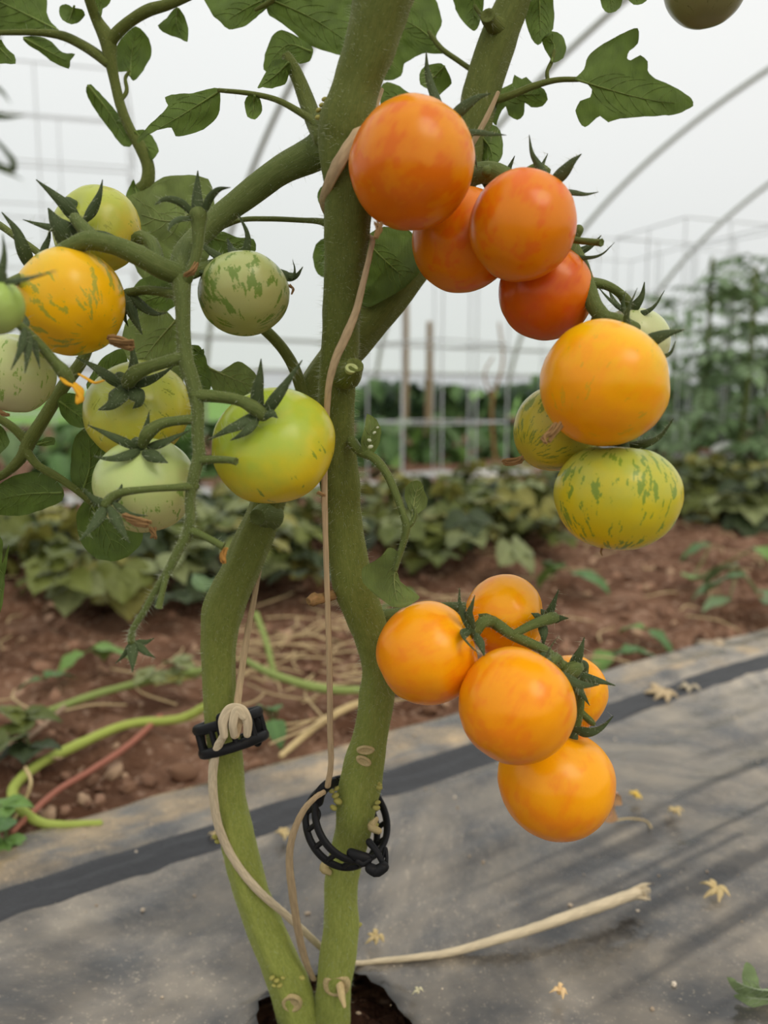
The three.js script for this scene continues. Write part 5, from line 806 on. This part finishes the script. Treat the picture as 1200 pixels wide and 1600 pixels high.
// ---------------------------------------------------------------- plant clips
function clip({ c, n, R, h, rungs, a0 = 0, a1 = Math.PI * 2, label, rod = 0.0008, skip = [] }) {
  const ctr = at(...c), ax = camDir(...n).normalize(), u = V().crossVectors(camDir(0, 0, 1), ax).normalize(), v = V().crossVectors(ax, u), t = thing('plant_clip', ctr.clone().addScaledVector(V(0, 1, 0), -R), label, 'plant clip');
  const pt = (a, k) => ctr.clone().addScaledVector(u, Math.cos(a) * R).addScaledVector(v, Math.sin(a) * R).addScaledVector(ax, k * h);
  const rim = (k, r) => { const P3 = []; for (let i = 0; i <= 40; i++) P3.push(pt(lerp(a0, a1, i / 40), k)); return tube(P3, P3.map(() => r), { sides: 8, steps: 90, flat: 1.5, facing: ax }); };
  part('ring', join([rim(0.5, rod * 1.15), rim(-0.5, rod * 1.15)]), M.clip, t);
  for (let i = 0; i <= rungs; i++) if (!skip.includes(i)) part('rung', tube([pt(lerp(a0, a1, i / rungs), 0.5), pt(lerp(a0, a1, i / rungs), -0.5)], [rod, rod], { sides: 6, steps: 2 }), M.clip, t);
  return t;
}
const solid = (pts, th, o = {}) => limb(pts, { sides: 8, flat: th, facing: camDir(0, 0, 1), ...o });
{
  const t = clip({ c: [542, 1284, .319], n: [.52, .6, .61], R: 0.0163, h: 0.0078, rungs: 15, rod: 0.00105, label: 'round black ladder clip hanging tilted around the main stem' });
  part('twine_grip', join([solid([[497, 1254, 8, .312], [500, 1240, 9, .310], [510, 1228, 9, .31], [522, 1222, 7, .313]], .7), solid([[492, 1262, 5, .312], [497, 1272, 5, .311], [492, 1290, 4, .309]], .7)]), M.clip, t);
  part('clasp', join([solid([[549, 1333, 8, .305], [562, 1338, 9, .304], [574, 1341, 8, .304]], .8), solid([[577, 1316, 6, .306], [588, 1330, 5, .304], [597, 1346, 5, .303], [601, 1354, 6, .303]], .8), solid([[560, 1346, 5, .303], [567, 1350, 5, .303], [578, 1344, 4, .303]], .8), solid([[575, 1344, 3.5, .303], [580, 1354, 3.5, .303], [588, 1360, 6, .302]], .8), solid([[579, 1357, 9, .302], [588, 1361, 10, .302], [599, 1355, 9, .302]], 1), solid([[598, 1340, 3, .306], [602, 1326, 3.5, .307], [604, 1336, 3, .306], [604, 1350, 3, .304]], 1), limb([[576, 1362, 3, .302], [576, 1358, 3.5, .302]], {})]), M.clip, t);
}
{
  const t = clip({ c: [361, 1144, .325], n: [-.28, .94, -.13], R: 0.0132, h: 0.0094, rungs: 10, rod: 0.0012, label: 'black clip band around the second stem with a knotted twine on it' });
  part('twine_grip', join([solid([[345, 1122, 8, .3105], [347, 1140, 8.5, .3105], [348, 1152, 7, .3105]], .5), solid([[390, 1122, 5, .3205], [400, 1124, 5, .323], [405, 1138, 6, .324], [403, 1160, 7, .324]], .6), solid([[316, 1138, 4, .322], [317, 1155, 4, .322], [321, 1172, 4, .322]], .8)]), M.clip, t);
}

// ---------------------------------------------------------------- scraps lying on the plastic
function dried(x, y, s, mat, label, name = 'dried_flower', cat = 'dried flower', n = 5) {
  const g = onGround(x, y, 0.006), k = s * g.distanceTo(camera.position) / F, t = thing(name, V(g.x, 0.004, g.z), label, cat), l = [];
  for (let i = 0; i < n; i++) { const a = i / n * 6.28 + rr(-.4, .4), e = rr(-.1, .9), L = k * rr(.7, 1.1), b = V(g.x, 0.008, g.z); l.push(tube([b, b.clone().add(V(Math.cos(a) * L * .5, L * .35 * e + .001, Math.sin(a) * L * .5)), b.clone().add(V(Math.cos(a + .3) * L, Math.max(-.002, L * (.5 * e - .25)), Math.sin(a + .3) * L))], [k * .16, k * .24, k * .06], { flat: .5, sides: 7, steps: 8, lumps: .25, lumpF: 300 })); }
  for (const q of l) part('petal', q, mat, t);
  part('centre', new THREE.IcosahedronGeometry(k * .26, 2).translate(g.x, 0.008, g.z), mat, t); return t;
}
dried(587, 1472, 17, M.dryPale, 'tan dried flower on the plastic beside the main stem base');
dried(874, 1556, 14, std([0.72, 0.5, 0.26], .85), 'small golden dried flower on the plastic below the frayed twine');
dried(1117, 1395, 20, M.dryPale, 'star shaped dried flower on the plastic beyond the frayed twine end');
dried(1054, 1272, 12, M.dryPale, 'round beige dried flower scrap on the grey plastic');
dried(992, 1247, 11, std([0.7, 0.48, 0.1], .8), 'little yellow petal scrap on the grey plastic');
dried(442, 1308, 14, M.dryPale, 'dried flower on the fold of the plastic between the two stems');
dried(653, 1556, 9, std([0.55, 0.5, 0.33], .85), 'pale bud scrap near the planting hole', 'dried_flower', 'dried flower', 3);
dried(1034, 1087, 26, std([0.5, 0.38, 0.23], .9), 'blurred tan dried flower clump beyond the fold', 'dried_flower', 'dried flower', 6);
dried(1075, 1078, 16, std([0.45, 0.38, 0.27], .9), 'faint beige wisp next to the blurred tan clump', 'dried_flower', 'dried flower', 4);
dried(1112, 1010, 26, std([0.42, 0.33, 0.23], .9), 'blurred brownish clump at the dusty far edge of the plastic', 'dried_flower', 'dried flower', 5);
dried(335, 1308, 9, M.dryPale, 'crumpled tan flower scrap caught at the second stem', 'dried_flower', 'dried flower', 4);
{ // a curled brown leaf with a long thin stalk
  const t = thing('dried_leaf', onGround(955, 1275), 'curled brown dead leaf with a thread-like stalk beside the lowest tomato', 'dried leaf');
  const d0 = .448;
  part('leaf_curl', blade({ o: [[938, 1268], [945, 1252], [954, 1240], [967, 1240], [970, 1252], [960, 1262], [966, 1280], [955, 1286], [942, 1283], [934, 1278]], m: [[963, 1240], [952, 1262], [945, 1284]], d: d0, fold: .9, veins: 2, seed: 60 }), M.dryLeaf = std([0.42, 0.24, 0.12], .85, { vertexColors: true }), t);
  part('leaf_curl', blade({ o: [[950, 1246], [960, 1238], [970, 1244], [972, 1258], [962, 1258], [952, 1256]], m: [[952, 1250], [970, 1252]], d: d0 - .006, fold: 1, side: -1, veins: 1, seed: 61 }), M.dryLeaf, t);
  const q = groundTube([[960, 1282, 1.5, .006], [985, 1279, 1.3, .006], [1010, 1283, 1.2, .005], [1018, 1294, 1, .005]]); part('leaf_stalk', tube(q.map((a) => a[0]), q.map((a) => a[1]), { sides: 6 }), M.dryPale, t);
}
{ // fresh curled leaf scrap in the corner
  const t = thing('torn_leaf', onGround(1180, 1570), 'fresh grey green curled leaf scrap on the plastic in the picture corner', 'leaf'), m = std([0.20, 0.27, 0.12], .65, { vertexColors: true, transmission: .2, bumpMap: stemBump, bumpScale: .0004 });
  part('leaf_blade', blade({ o: [[1136, 1526], [1147, 1529], [1160, 1540], [1159, 1522], [1166, 1503], [1178, 1511], [1185, 1530], [1189, 1546], [1215, 1540], [1215, 1556], [1180, 1560], [1150, 1550], [1140, 1538]], m: [[1215, 1548], [1180, 1545], [1140, 1530]], d: .366, fold: .5, veins: 4, seed: 62 }), m, t);
  part('leaf_blade', blade({ o: [[1146, 1556], [1165, 1552], [1190, 1552], [1215, 1550], [1215, 1585], [1196, 1580], [1170, 1572]], m: [[1215, 1562], [1150, 1558]], d: .372, fold: .4, side: -1, veins: 3, seed: 63 }), m, t);
}
{ // fine crumbs and sand grains on the sheet
  const N = 420, inst = new THREE.InstancedMesh(new THREE.IcosahedronGeometry(1, 0), std([1, 1, 1], .9), N), mt = new THREE.Matrix4(), q = new THREE.Quaternion();
  for (let i = 0; i < N; i++) {
    const k = rr(-0.05, 0.75), c = rr(0.16, 0.5), s = 0.0003 + 0.0011 * Math.pow(rand(), 5); q.setFromEuler(new THREE.Euler(rr(0, 6), rr(0, 6), 0));
    inst.setMatrixAt(i, mt.compose(kc(k, c, mulchY(k, c) + s * .4), q, V(s * rr(.8, 2), s, s))); inst.setColorAt(i, new THREE.Color().setRGB(...mix3([0.3, 0.22, 0.15], [0.7, 0.6, 0.48], rand())));
  }
  inst.name = 'soil_grains'; scene.add(inst); info(inst, 'tiny pale grains of soil and sand scattered on the plastic sheet', null, null, 'stuff');
}

renderer.render(scene, camera);
